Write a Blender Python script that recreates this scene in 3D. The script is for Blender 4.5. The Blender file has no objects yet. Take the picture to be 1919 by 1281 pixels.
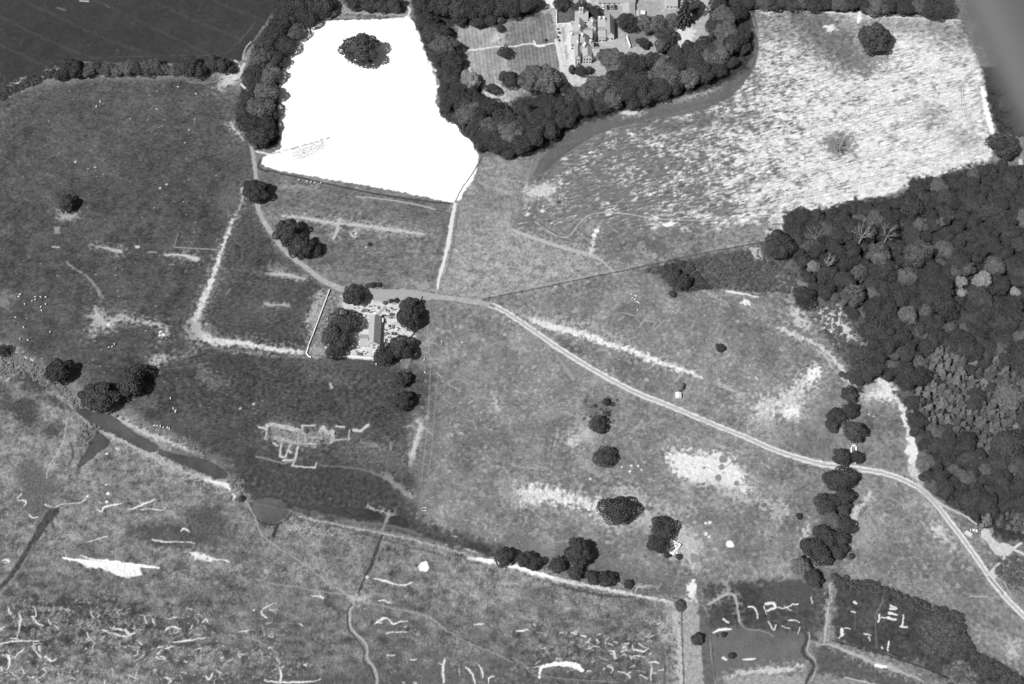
import bpy, math, random
import numpy as np
from math import radians as R, sin, cos, tan, pi
scene = bpy.context.scene
COL = scene.collection
# ------------------------------------------------------------------ camera, world, sun, exposure
TH = R(27.0); DIST = 950.0; LENS = 50.0; SENS = 36.0
FPX = 1919 * LENS / SENS
CAM = (0.0, -DIST * sin(TH), DIST * cos(TH))
cd = bpy.data.cameras.new('camera'); cd.lens = LENS; cd.sensor_width = SENS
cd.clip_start = 0.05; cd.clip_end = 30000
cam = bpy.data.objects.new('camera', cd); COL.objects.link(cam)
cam.location = CAM; cam.rotation_euler = (TH, 0, 0)
cd.dof.use_dof = True; cd.dof.focus_distance = DIST; cd.dof.aperture_fstop = 2.4
scene.camera = cam
SUN_EL = R(55); SUN_AZ = R(32)          # shadows fall towards +X, turned SUN_AZ towards +Y
w = bpy.data.worlds.new('World'); scene.world = w; w.use_nodes = True
nt = w.node_tree; bg = nt.nodes['Background']
sky = nt.nodes.new('ShaderNodeTexSky'); sky.sky_type = 'NISHITA'; sky.sun_disc = False
sky.sun_elevation = SUN_EL; sky.sun_rotation = R(270) - SUN_AZ
bw = nt.nodes.new('ShaderNodeRGBToBW')   # the photograph is monochrome
nt.links.new(sky.outputs[0], bw.inputs[0]); nt.links.new(bw.outputs[0], bg.inputs[0])
bg.inputs[1].default_value = 0.065
sd = bpy.data.lights.new('sun', 'SUN'); sd.energy = 4.6; sd.angle = R(0.5); sd.color = (1, 1, 1)
so = bpy.data.objects.new('sun', sd); COL.objects.link(so); so.location = (-200, -60, 400)
from mathutils import Vector, Matrix
sdir = Vector((cos(SUN_EL) * cos(SUN_AZ), cos(SUN_EL) * sin(SUN_AZ), -sin(SUN_EL)))
so.rotation_euler = sdir.to_track_quat('-Z', 'Y').to_euler()
scene.view_settings.view_transform = 'Standard'; scene.view_settings.look = 'None'
scene.view_settings.gamma = 1.0; scene.view_settings.exposure = 0.0
K = 1.25                                 # picture value of a sunlit flat surface of albedo 1

# ------------------------------------------------------------------ photograph pixel -> place
def GH(px, py, h=0.0):
    px = np.asarray(px, float); py = np.asarray(py, float)
    dx = (px - 959.5) / FPX; dy = (640.5 - py) / FPX
    dz = dy * sin(TH) - cos(TH); dyy = dy * cos(TH) + sin(TH)
    t = (CAM[2] - h) / (-dz)
    return CAM[0] + dx * t, CAM[1] + dyy * t, t / FPX
def G(px, py, h=0.0):
    x, y, s = GH(px, py, h); return float(x), float(y)
def SC(px, py):
    return float(GH(px, py)[2])
def lin(v):
    c = np.clip(np.asarray(v, float) / 255.0, 0, 1)
    return np.where(c <= 0.04045, c / 12.92, ((c + 0.055) / 1.055) ** 2.4)
def alb(v):
    return float(lin(v)) / K

# ------------------------------------------------------------------ helpers for objects
def props(o, label=None, cat=None, group=None, kind=None):
    if label: o['label'] = label
    if cat: o['category'] = cat
    if group: o['group'] = group
    if kind: o['kind'] = kind
    return o
def empty(name, loc, rz=0.0, sc=1.0):
    o = bpy.data.objects.new(name, None); COL.objects.link(o)
    o.location = loc; o.rotation_euler = (0, 0, rz)
    o.scale = (sc, sc, sc) if not isinstance(sc, tuple) else sc
    o.empty_display_size = 0.5
    return o
def link(name, me, parent=None):
    o = bpy.data.objects.new(name, me); COL.objects.link(o)
    if parent: o.parent = parent
    return o
def mesh_from(name, V, F, mat, smooth=False):
    me = bpy.data.meshes.new(name); me.from_pydata([tuple(v) for v in V], [], F); me.materials.append(mat)
    if smooth: me.shade_smooth()
    me.update(); return me
def mesh_quads(name, V, mat):            # V (n*4,3)
    n = len(V) // 4; me = bpy.data.meshes.new(name)
    me.vertices.add(n * 4); me.vertices.foreach_set('co', np.asarray(V, np.float32).ravel())
    me.loops.add(n * 4); me.loops.foreach_set('vertex_index', np.arange(n * 4, dtype=np.int32))
    me.polygons.add(n); me.polygons.foreach_set('loop_start', np.arange(0, n * 4, 4, dtype=np.int32))
    me.materials.append(mat); me.update(calc_edges=True); return me
class MB:
    def __init__(s): s.V = []; s.F = []
    def add(s, V, F):
        o = len(s.V); s.V += [tuple(v) for v in V]; s.F += [tuple(i + o for i in f) for f in F]
    def box(s, x0, x1, y0, y1, z0, z1):
        s.add([(x0,y0,z0),(x1,y0,z0),(x1,y1,z0),(x0,y1,z0),(x0,y0,z1),(x1,y0,z1),(x1,y1,z1),(x0,y1,z1)],
              [(0,3,2,1),(4,5,6,7),(0,1,5,4),(1,2,6,5),(2,3,7,6),(3,0,4,7)])
    def bar(s, p, q, wd, z0, z1):        # upright slab from p to q (xy)
        p = Vector(p[:2]); q = Vector(q[:2]); d = (q - p).normalized(); n = Vector((-d.y, d.x)) * wd / 2
        c = [p + n, p - n, q - n, q + n]
        s.add([(v.x, v.y, z0) for v in c] + [(v.x, v.y, z1) for v in c],
              [(0,1,2,3),(4,7,6,5),(0,4,5,1),(1,5,6,2),(2,6,7,3),(3,7,4,0)])
    def tube(s, pts, rad, n=6, cap=True):
        pts = [Vector(p) for p in pts]; o = len(s.V)
        for i, p in enumerate(pts):
            d = (pts[min(i + 1, len(pts) - 1)] - pts[max(i - 1, 0)]).normalized()
            a = d.orthogonal().normalized(); b = d.cross(a)
            for k in range(n):
                t = 2 * pi * k / n; s.V.append(tuple(p + (a * cos(t) + b * sin(t)) * rad[i]))
        for i in range(len(pts) - 1):
            for k in range(n):
                s.F.append((o + i*n + k, o + i*n + (k+1) % n, o + (i+1)*n + (k+1) % n, o + (i+1)*n + k))
        if cap: s.F.append(tuple(o + k for k in range(n - 1, -1, -1))); s.F.append(tuple(o + (len(pts)-1)*n + k for k in range(n)))
    def build(s, name, mat, parent=None, smooth=False):
        return link(name, mesh_from(name, s.V, s.F, mat, smooth), parent)
def mat(name, v, rough=0.9, var=0.15, scale=1.0, spec=0.2, alb_value=None, rnd=0.0):
    """monochrome surface: albedo from the grey value it has in sun, broken by two scales of noise"""
    m = bpy.data.materials.new(name); m.use_nodes = True; n = m.node_tree; b = n.nodes['Principled BSDF']
    b.inputs['Roughness'].default_value = rough; b.inputs['Specular IOR Level'].default_value = spec
    a = alb(v) if alb_value is None else alb_value
    tc = n.nodes.new('ShaderNodeTexCoord'); ns = n.nodes.new('ShaderNodeTexNoise')
    ns.inputs['Scale'].default_value = scale; ns.inputs['Detail'].default_value = 6
    n.links.new(tc.outputs['Object'], ns.inputs['Vector'])
    mr = n.nodes.new('ShaderNodeMapRange'); mr.inputs['From Min'].default_value = 0.3; mr.inputs['From Max'].default_value = 0.7
    mr.inputs['To Min'].default_value = a * (1 - var); mr.inputs['To Max'].default_value = a * (1 + var)
    n.links.new(ns.outputs['Fac'], mr.inputs['Value']); out = mr.outputs[0]
    if rnd:
        oi = n.nodes.new('ShaderNodeObjectInfo'); m2 = n.nodes.new('ShaderNodeMapRange')
        m2.inputs['To Min'].default_value = 1 - rnd; m2.inputs['To Max'].default_value = 1 + rnd
        n.links.new(oi.outputs['Random'], m2.inputs['Value'])
        mu = n.nodes.new('ShaderNodeMath'); mu.operation = 'MULTIPLY'
        n.links.new(out, mu.inputs[0]); n.links.new(m2.outputs[0], mu.inputs[1]); out = mu.outputs[0]
    n.links.new(out, b.inputs['Base Color']); return m
rng = np.random.default_rng(7); rnd = random.Random(11)

# ------------------------------------------------------------------ the ground: a real sheet on a metre grid
STEP = 0.5
gx = np.arange(-440, 440 + STEP, STEP); gy = np.arange(-262, 335 + STEP, STEP)
NX, NY = len(gx), len(gy)
X, Y = np.meshgrid(gx, gy)               # (NY,NX)
_fx = np.fft.rfftfreq(NX, STEP)[None, :]; _fy = np.fft.fftfreq(NY, STEP)[:, None]
def fftnoise(wl, bw_=0.6, ang=0.0, ratio=1.0, slope=False, seed=0):
    """unit-variance noise with wavelengths near wl metres; ratio>1 stretches it along ang"""
    g = np.random.default_rng(seed).standard_normal((NY, NX)); Fq = np.fft.rfft2(g)
    c, s_ = cos(ang), sin(ang); u = _fx * c + _fy * s_; v = -_fx * s_ + _fy * c
    f = np.sqrt((u * ratio) ** 2 + v ** 2) + 1e-9
    if slope: filt = 1.0 / (f ** 1.3 + (1.0 / wl) ** 1.3)
    else: filt = np.exp(-0.5 * (np.log(f * wl) / bw_) ** 2)
    r = np.fft.irfft2(Fq * filt, s=(NY, NX)); r -= r.mean(); return (r / r.std()).astype(np.float32)
N = {'fine': fftnoise(1.6, .5, seed=1), 'mid': fftnoise(6, .6, seed=2), 'big': fftnoise(40, .6, seed=3),
     'frac': fftnoise(60, slope=True, seed=4), 'hst': fftnoise(2.6, .5, R(-4), 1.9, seed=5), 'hst2': fftnoise(9, .6, R(-3), 2.2, seed=6),
     'crop': fftnoise(6.5, .8, R(18), 1.8, seed=7), 'crop2': fftnoise(24, .7, R(18), 1.8, seed=8), 'crop3': fftnoise(2.6, .4, R(17), 5, seed=9),
     'clump': fftnoise(3.4, .75, seed=10), 'marsh': fftnoise(10, .5, R(-6), 1.6, seed=12)}
WX = fftnoise(9, .7, seed=21) + .22 * fftnoise(2.6, .5, seed=22); WY = fftnoise(9, .7, seed=23) + .22 * fftnoise(2.6, .5, seed=24)
A = np.full((NY, NX), 100.0, np.float32); H = np.zeros((NY, NX), np.float32)
PX = 0.36
def P(s):
    if isinstance(s, str):
        q = [tuple(map(float, t.split(','))) for t in s.split()]
    else: q = s
    a = np.array(q, float); x, y, _ = GH(a[:, 0], a[:, 1]); return np.stack([x, y], 1)
def box_of(W, pad):
    i0 = max(0, int((W[:, 0].min() - pad - gx[0]) / STEP)); i1 = min(NX, int((W[:, 0].max() + pad - gx[0]) / STEP) + 2)
    j0 = max(0, int((W[:, 1].min() - pad - gy[0]) / STEP)); j1 = min(NY, int((W[:, 1].max() + pad - gy[0]) / STEP) + 2)
    return j0, max(j1, j0), i0, max(i1, i0)
def segdist(W, closed, pad, sl, XX, YY, widths=None):
    j0, j1, i0, i1 = sl; D = np.full(XX.shape, 1e3, np.float32)
    n = len(W); rngs = range(n if closed else n - 1)
    for k in rngs:
        a = W[k]; b = W[(k + 1) % n]; s2 = box_of(np.array([a, b]), pad)
        J0, J1, I0, I1 = max(s2[0], j0) - j0, min(s2[1], j1) - j0, max(s2[2], i0) - i0, min(s2[3], i1) - i0
        if J1 <= J0 or I1 <= I0: continue
        xx = XX[J0:J1, I0:I1]; yy = YY[J0:J1, I0:I1]; d = b - a; L = max(float(d @ d), 1e-6)
        t = np.clip(((xx - a[0]) * d[0] + (yy - a[1]) * d[1]) / L, 0, 1)
        dist = np.hypot(xx - a[0] - t * d[0], yy - a[1] - t * d[1])
        if widths is not None: dist = dist - (widths[k] * (1 - t) + widths[k + 1] * t)
        D[J0:J1, I0:I1] = np.minimum(D[J0:J1, I0:I1], dist)
    return D
def sm(t): t = np.clip(t, 0, 1); return t * t * (3 - 2 * t)
def dens(W, closed=False):               # Catmull-Rom through the traced points
    n = len(W); out = []
    if n < 3: return W
    for k in range(n if closed else n - 1):
        p0 = W[(k - 1) % n] if closed or k > 0 else W[0]; p1 = W[k]; p2 = W[(k + 1) % n]
        p3 = W[(k + 2) % n] if closed or k + 2 < n else W[-1]
        for t in (0, .25, .5, .75):
            out.append(.5 * (2*p1 + (p2-p0)*t + (2*p0-5*p1+4*p2-p3)*t*t + (3*p1-p0-3*p2+p3)*t**3))
    if not closed: out.append(W[-1])
    return np.array(out)
def put(sl, m, v, nz=None, dh=0):
    j0, j1, i0, i1 = sl; a = A[j0:j1, i0:i1]; vv = v
    if nz:
        for key, am in nz: vv = vv + am * (.7 if key == 'clump' else 1) * N[key][j0:j1, i0:i1]
    if v is not None: a[...] = a + m * (vv - a)
    if dh: H[j0:j1, i0:i1] += dh * m
def poly(s, v, soft=3, amp=0, al=1.0, nz=None, dh=0, curve=False, ret=False, clip=None, halo=True):
    if v is not None and not ret and v > 130 and amp >= 1:
        v = min(250, v + .10 * (v - 110)); al = min(1, al * 1.12)
        if halo and v > 150 and soft >= 4: poly(s, min(v, 178), soft * 4, amp * 2.5, al * .38, [('clump', 9), ('mid', 6)], curve=curve, clip=clip, halo=False)
    W = P(s); W = dens(W, True) if curve else W
    rag = amp >= 1.8 and not ret; soft = soft * (2.3 if rag else 1.2 if amp > 1.3 else 1) * PX; amp *= PX; pad = soft + 3 * amp + 2; sl = box_of(W, pad); j0, j1, i0, i1 = sl
    XX = X[j0:j1, i0:i1] + amp * WX[j0:j1, i0:i1]; YY = Y[j0:j1, i0:i1] + amp * WY[j0:j1, i0:i1]
    ins = np.zeros(XX.shape, bool); n = len(W)
    for k in range(n):
        (x1, y1), (x2, y2) = W[k], W[(k + 1) % n]
        if y1 == y2: continue
        c = ((y1 > YY) != (y2 > YY)); ins ^= c & (XX < (x2 - x1) * (YY - y1) / (y2 - y1) + x1)
    D = segdist(W, True, pad, sl, XX, YY); sdn = np.where(ins, D, -D)
    m = sm(.5 + sdn / max(soft, .3))
    if rag: m = np.clip(m + (.17 * N['mid'] + .08 * N['clump'] + .06 * N['fine'] + .10 * N['hst2'])[j0:j1, i0:i1] * 4 * m * (1 - m), 0, 1)
    m = m * al
    if clip is not None: m = m * clip[j0:j1, i0:i1]
    if v is not None or dh: put(sl, m, v, nz, dh)
    if ret:
        full = np.zeros((NY, NX), np.float32); full[j0:j1, i0:i1] = m; return full
def stroke(s, wd, v, soft=2, amp=0, al=1.0, nz=None, dh=0, curve=True, brk=0, clip=None, ret=False, halo=True):
    if halo and not ret and v > 128:
        v = min(250, v + .16 * (v - 110)); al = min(1, al * 1.22)
        if v > 158 and amp >= 1 and soft >= 3: stroke(s, [q * 2.4 + 3 for q in wd] if isinstance(wd, (list, tuple)) else wd * 2.4 + 3, min(v, 168), soft * 3, amp * 2, al * .36, [('clump', 8)], clip=clip, brk=.4, halo=False)
        wd = [q * 1.08 + .3 for q in wd] if isinstance(wd, (list, tuple)) else wd * 1.08 + .3
    W = P(s); n0 = len(W)
    wds = list(wd) if isinstance(wd, (list, tuple)) else [wd] * n0
    if len(wds) != n0: wds = list(np.interp(np.linspace(0, 1, n0), np.linspace(0, 1, len(wds)), wds))
    if curve and n0 > 2: W = dens(W); wds = list(np.interp(np.linspace(0, 1, len(W)), np.linspace(0, 1, n0), wds))
    hw = [q * PX / 2 for q in wds]; rag = amp >= 1.5 and not ret; soft = max(soft * (1.9 if rag else 1) * PX, STEP * .8); amp *= PX * .6
    pad = soft + 3 * amp + max(hw) + 1; sl = box_of(W, pad); j0, j1, i0, i1 = sl
    if j1 <= j0 or i1 <= i0: return
    XX = X[j0:j1, i0:i1] + amp * WX[j0:j1, i0:i1]; YY = Y[j0:j1, i0:i1] + amp * WY[j0:j1, i0:i1]
    D = segdist(W, False, pad, sl, XX, YY, hw); m = sm(.5 - D / soft) * al
    if rag: m = np.clip(m + (.16 * N['mid'] + .08 * N['clump'] + .07 * N['fine'] + .08 * N['hst2'])[j0:j1, i0:i1] * 4 * m / al * (1 - m / al), 0, 1) * (1 if al > .9 else 1)
    if brk: m = m * np.clip(.92 + brk * N['mid'][j0:j1, i0:i1] + .5 * brk * N['clump'][j0:j1, i0:i1], 0, 1.15)
    if clip is not None: m = m * clip[j0:j1, i0:i1]
    m = np.clip(m, 0, 1); put(sl, m, v, nz, dh)
    if ret:
        full = np.zeros((NY, NX), np.float32); full[j0:j1, i0:i1] = m; return full
def dots(lst, v, r=1.2, al=1.0):
    for t in lst.split():
        q = list(map(float, t.split(','))); rr = q[2] if len(q) > 2 else r
        stroke([(q[0] - .01, q[1]), (q[0] + .01, q[1])], rr * 2, v, 1.2, rr * .15, al)
# ------------------------------------------------------------------ painting the ground's colours (grass, parch marks, mud, crops, some painted shade)
G1 = [('frac', 5), ('mid', 3), ('fine', 4), ('hst', 4)]
# base: centre and right pasture
A += 27 + 9 * N['frac'] + 2.5 * N['big'] + 5 * N['mid'] + 5 * N['fine'] + 3 * N['hst'] + 16 * np.maximum(N['clump'] * .8 + N['frac'] * .35 - 1.2, 0) + 10 * np.maximum(N['mid'] + .5 * N['big'] - 1.1, 0)
# left pasture
poly('-60,205 60,165 150,150 430,145 452,190 470,262 478,330 470,380 430,470 380,560 360,620 400,640 600,662 640,670 780,670 762,780 775,930 640,900 520,880 440,870 300,800 180,720 60,665 -60,610',
     88, 8, 2, 1, [('frac', 6), ('mid', 3), ('hst', 6), ('fine', 4), ('hst2', 3)])
poly('-60,340 480,330 470,400 360,620 600,665 770,675 775,930 520,880 300,800 60,665 -60,610', 80, 60, 5, .8, [('frac', 6), ('mid', 4), ('hst', 5), ('fine', 4), ('hst2', 4)])
poly('300,680 780,680 765,800 600,790 450,800 300,770', 74, 30, 8, .7, [('mid', 7), ('fine', 5), ('hst', 5), ('frac', 6), ('clump', 5)], curve=True)
poly('440,860 560,880 680,885 760,930 780,1000 700,985 560,960 460,930', 64, 16, 6, .8, [('mid', 8), ('clump', 7)], curve=True)
# enclosure left of the lane
poly('470,385 490,420 520,470 570,510 615,540 578,650 520,655 420,635 372,610 385,560 420,480 450,400', 78, 8, 2, .95, [('frac', 6), ('mid', 4), ('hst', 6), ('fine', 4)])
# dark crop field top left
CROP = poly('-60,-80 530,-60 520,10 485,60 450,115 400,118 250,118 130,115 60,150 -60,190', 64, 3, 1, 1, [('frac', 2.5), ('mid', 1.5), ('fine', 1.5)], ret=True)
# field under the white field
poly('487,318 600,340 700,362 845,382 850,400 838,470 820,540 700,545 640,530 560,490 520,450 492,390', 112, 4, 1, 1, [('frac', 8), ('mid', 4), ('hst', 7), ('fine', 4), ('hst2', 5)])
# pale rough pasture
poly('910,292 1010,300 1005,340 985,420 1160,505 1100,522 900,562 825,548 835,480 858,380', 142, 5, 2, 1, [('frac', 9), ('mid', 6), ('clump', 10), ('hst2', 5)])
poly('835,470 960,440 1130,500 1090,522 920,556 828,545', 150, 20, 3, .8, [('marsh', 10), ('mid', 8), ('clump', 14)])
# parched cereal field
WH = poly('1010,340 1020,300 1060,262 1130,225 1200,205 1290,190 1370,160 1410,105 1405,15 1440,12 1560,20 1800,40 1840,130 1850,200 1860,290 1830,320 1700,350 1600,390 1500,395 1440,450 1300,478 1160,512 1130,500 960,432 985,390',
     134, 6, 2, 1, ret=True)
def wheat_fill():
    n = .72 * N['crop'] + .72 * N['crop2'] + .55 * N['frac'] + .38 * N['crop3'] + .42 * N['mid'] + .3 * N['fine']
    gpx = np.clip((X - G(1020, 300)[0]) / (G(1700, 300)[0] - G(1020, 300)[0]), 0, 1.1)   # paler towards the lower right
    n = n * (1.08 - .42 * gpx); bias = -1.2 + 2.75 * sm(gpx * 1.15) + .3 * sm((G(1, 200)[1] - Y) / 60) * gpx
    t = sm((.75 * n + bias + .95) / 3.1); v = 120 + 104 * t + 5 * N['fine'] + 6 * N['crop3'] + 6 * N['crop'] - 4 * N['mid'] * t
    A[...] = A * (1 - WH) + v * WH
wheat_fill()
poly('1330,20 1450,20 1560,25 1800,38 1850,75 1790,90 1680,60 1600,130 1570,140 1500,90 1380,60', 124, 30, 6, .72, [('crop', 12), ('mid', 7)], clip=WH, curve=True)
poly('1480,20 1560,25 1600,90 1640,130 1620,140 1560,110 1500,60', 108, 16, 6, .8, [('crop', 8)], clip=WH, curve=True)
for s_, al_ in (('1005,430 1100,400 1180,440 1300,430 1440,420 1440,460 1300,490 1160,515 1120,490 980,440', .85),):
    poly(s_, 128, 14, 4, al_, [('frac', 10), ('mid', 9), ('clump', 9)], clip=WH)
# headland of unburnt crop along the belt, and its tramline
stroke('1005,345 1030,300 1075,262 1130,232 1200,213 1290,198 1360,172 1398,130 1412,85 1405,20', [30, 32, 34, 34, 40, 36, 30, 26, 22, 22], 104, 3, 1.2, .96, [('frac', 3), ('fine', 2)])
stroke('1180,228 1260,235 1330,225 1420,215', [10, 30, 26, 8], 108, 14, 4, .7, [('crop', 8)])
stroke('1150,214 1180,207 1200,210', 7, 165, 4, 1.5, .9, brk=.3); stroke('1240,188 1300,180 1350,160', 5, 165, 4, 1.5, .8, brk=.4)
stroke('985,400 1000,360 1022,315 1060,285 1100,258 1150,242', 1.2, 78, 1, 0, .75); stroke('1018,330 1060,290 1125,250', 1, 150, 1, 0, .5)
stroke('1418,60 1421,90 1410,125 1385,155 1350,175', 1.1, 80, 1, 0, .7); stroke('1405,15 1412,40 1421,70', 2, 160, 1.5, 0, .7)
# tramlines of the cereal field
for k, y0 in enumerate(range(128, 560, 42)):
    yl = y0; q = [(1010 + 0, yl + 118), (1200, yl + 62), (1440, yl - 8 + 10), (1620, yl - 42), (1800, yl - 96)]
    for d in (0, 4.5): stroke([(a, b + d) for a, b in q], .9, 112 if k < 5 else 135, 1, 0, .55, clip=WH, brk=.35)
for k in range(9):
    yl = 150 + 42 * k + 16; q = [(1010, yl + 118), (1200, yl + 62), (1440, yl + 2), (1620, yl - 42), (1800, yl - 96)]
    stroke(q, 2.5, 135, 3, 1, .28, clip=WH, brk=.5)
for d in (0, 4): stroke([(a - d, b) for a, b in ((1850, 118), (1826, 132), (1812, 150), (1805, 170), (1812, 210), (1826, 245), (1836, 290))], .9, 140, 1, 0, .65)
stroke('1002,415 1040,440 1065,443 1080,425 1100,405 1125,398 1170,400 1240,410 1330,412 1440,405', 1.5, 185, 1.5, .3, .7); stroke('990,415 1030,430 1060,450 1085,440 1100,415 1130,402', 1.2, 90, 1.2, .3, .6)
# white field
WF = poly('500,290 527,275 522,240 520,200 522,160 530,120 545,90 570,55 590,40 640,37 690,36 745,33 765,30 778,45 790,75 800,105 815,130 828,148 820,170 818,195 840,215 865,240 885,265 896,290 890,330 872,355 852,378 780,365 700,350 600,333 540,322 498,312 490,300',
     255, 4, .9, 1, curve=True, ret=True)
stroke('500,290 545,279 590,266 618,257', 2.5, 150, 2, 1, .8, brk=.5); 
poly('545,290 570,275 600,265 618,262 612,275 580,290 555,300', 190, 6, 3, .6, [('clump', 40)]); dots('763,87,1.2 771,91,1.2 600,132,2 602,138,2', 215, 1, .6)
stroke('500,318 600,341 700,362 790,376 845,381', 3.5, 74, 2.5, .6, .85)
stroke('488,300 484,312 500,322', 5, 70, 3, .5, .8)
stroke('640,26 700,30 730,32 690,35 620,36', [4, 5, 4, 3, 4], 85, 4, 1, .8); stroke('620,22 680,24 740,27 765,28', 4, 165, 4, 1, .7)
poly('628,10 650,2 670,12 665,22 630,22', 150, 6, 3, .9, [('clump', 18)]); stroke('690,17 705,15 712,18', 4, 225, 2, .5)
stroke('735,0 760,10 768,18 764,30', 4, 205, 3, .5, .9)
stroke('815,135 828,155 822,180 824,200 845,220 880,250 905,285', 6, 135, 6, 2, .8, [('clump', 14)])
stroke('896,250 870,235 885,260 902,290 890,330', 5, 120, 5, 2, .6, [('clump', 12)])
# woodland floor, with the shade under the crowns painted into its dark tone
stroke('800,610 806,700 800,800 790,900', 1.2, 158, 1.5, .4, .5); stroke('870,1000 1000,1010 1150,1045 1260,1075', 1.5, 96, 3, .6, .35)
SHADED_FLOOR = [('mid', 6), ('clump', 6)]
poly('520,-40 640,-40 625,15 585,35 560,55 535,95 522,150 518,210 524,270 480,282 470,250 440,215 455,150 475,90 510,30', 58, 6, 2, 1, SHADED_FLOOR)
poly('770,-40 1010,-40 1010,30 850,45 860,130 910,165 950,190 1060,165 1130,100 1240,90 1310,60 1340,-40 1400,-30 1415,80 1400,130 1350,160 1280,180 1190,205 1080,235 1030,280 960,295 910,275 850,215 825,190 820,140 795,90 780,40', 60, 6, 2, 1, SHADED_FLOOR)
poly('1330,-40 1420,-40 1400,12 1600,22 1790,30 1790,-40', 56, 3, 1, 1, SHADED_FLOOR)
poly('1470,395 1540,395 1600,375 1700,365 1705,335 1750,330 1840,305 1960,320 1960,1020 1880,1010 1830,982 1760,935 1730,910 1712,860 1718,835 1700,800 1700,760 1680,720 1655,705 1600,760 1595,720 1640,680 1620,640 1560,560 1500,520 1480,470', 60, 8, 3, 1, SHADED_FLOOR)
# top left crop: tramlines, headland, thin patches
for q in ('0,28 60,60 150,100 172,107', '45,0 110,30 200,72 298,106', '160,-10 200,8 270,42 400,103 412,103', '285,0 370,38 450,70', '400,0 450,20 500,38', '-5,80 50,105 88,123', '-5,135 8,140 10,150 0,158'):
    a = P(q)
    for dy in (0, 3.6):
        stroke([(float(t.split(',')[0]), float(t.split(',')[1]) + dy) for t in q.split()], 1.1, 100, 1.2, .1, .62, curve=False, brk=.25)
stroke('85,124 120,112 230,106 330,104 410,103 430,95 445,78 478,45', 2.4, 90, 2, .4, .6, brk=.3); stroke('198,8 206,14', 2, 100, 2)
stroke('478,40 462,62 448,80', 1.5, 110, 1.5, .3, .8); stroke('150,1 165,2', 4, 170, 2, .5); stroke('108,14 122,19', 4, 110, 3, .5)
dots('27,72,3 40,80,3 165,85,2.5 220,94,3 206,44,1.2 3,56,2.5 373,18,2 426,47,2', 92, 1, .6)
stroke('440,115 448,128 452,138', [7, 9, 6], 200, 3, .8); stroke('430,112 445,118', 3, 170, 2, .6); stroke('470,78 460,90 455,108', 2.5, 165, 2, .8, .9)
poly('422,140 440,133 448,145 436,158 410,168 405,162', 205, 8, 3, .95, [('clump', 10)]); stroke('350,152 385,155 410,150', 3, 135, 4, 1, .7)
poly('405,165 445,160 455,215 450,270 430,265 425,200', 116, 24, 6, .55, [('mid', 8)], curve=True)
stroke('452,157 465,172', 4, 205, 2, .4); stroke('431,228 438,240 447,250 456,262', [4, 5, 3, 2], 190, 3, 1, .8, brk=.2); stroke('420,232 432,236', 2, 150, 2, .5, .8)
stroke('15,165 40,152 48,147', [3, 5, 3], 170, 3, 1, .8); stroke('90,135 103,130', 4, 170, 3, 1, .8)
stroke('0,210 40,190 90,165 130,155 200,147 330,148 400,150', 5, 118, 9, 3, .55, brk=.3); stroke('165,142 200,141', 3, 150, 3, 1, .8)
# left pasture: parch marks and banks
stroke('168,457 190,463 205,466 222,470 228,472', [1, 3, 5, 8, 4], 168, 4, 1.2, .85); stroke('98,462 110,463', 3, 160, 2, .5)
poly('252,459 262,460 263,464 253,464', 205, 2, .5); stroke('278,472 292,473', 3, 150, 3, .6, .8)
stroke('312,477 330,477 345,478 362,484 372,485', [3, 5, 5, 9, 5], 185, 4, 1.3, .9); stroke('316,495 326,496', 2, 140, 2, .5, .7)
stroke('125,490 135,500 155,512 168,522 180,538 190,555 191,557', [2, 3, 3, 3, 5, 6, 3], 142, 4, 1, .8, brk=.15); stroke('140,535 134,560', 4, 110, 4, 1, .6)
poly('172,590 186,582 182,575 190,588 202,600 215,592 225,588 240,597 230,600 208,604 205,612 195,614 180,608 178,630 172,625', 165, 6, 2.5, .85, [('clump', 12)])
stroke('180,580 184,592 196,604 204,608 210,604 222,598 240,598 262,602 285,605 303,612 309,622 304,632', [4, 8, 8, 9, 6, 6, 4, 5, 6, 6, 5, 4], 172, 5, 1.8, .8, brk=.15)
dots('203,608,2.5 301,622,3 306,627,3 299,628,2', 220); dots('302,624,1.5', 60)
poly('100,425 112,424 113,437 102,438', 150, 3, .5, .9, [('clump', 14)]); poly('2,430 16,430 18,437 4,438', 130, 6, 2, .7)
poly('105,392 118,400 140,398 150,402 148,408 125,413 112,405', 165, 5, 2, .8, [('clump', 16)])
poly('0,540 10,550 28,553 30,558 12,560 10,575 0,570', 135, 8, 3, .8); poly('0,610 30,600 40,630 30,650 5,640', 115, 14, 5, .6, [('clump', 12)])
stroke('326,462 400,467 410,468', 1.6, 128, 1.5, .3, .8); stroke('326,463 334,437', 1.3, 110, 1.5, .3, .7)
stroke('455,352 452,380 438,410 425,440 415,470 405,500 395,530 382,560 372,585 366,600 366,612 380,630 410,640 450,642 480,648 520,655 570,660', [3, 3, 3, 4, 6, 8, 10, 10, 10, 11, 13, 14, 12, 11, 9, 9, 6], 206, 4, 1.6, .92, brk=.12)
poly('355,605 368,598 380,620 372,640 358,628', 160, 8, 3, .8); stroke('352,620 360,630', 4, 150, 4, 1, .7); poly('420,345 450,345 452,395 430,400 415,385', 112, 16, 5, .6, [('clump', 9)])
stroke('455,500 450,430 440,460 430,520', 3, 108, 5, 2, .4); stroke('432,540 424,552', 3, 130, 3, 1, .7); stroke('410,500 455,508 520,515 560,518', 3, 118, 5, 2, .6, brk=.3)
stroke('508,512 530,514 560,520 572,522', [5, 9, 6, 3], 150, 5, 2, .8, brk=.2); stroke('496,569 540,572', 5, 138, 5, 2, .75); stroke('435,525 500,535 560,540', 3, 105, 5, 1, .5)
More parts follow.
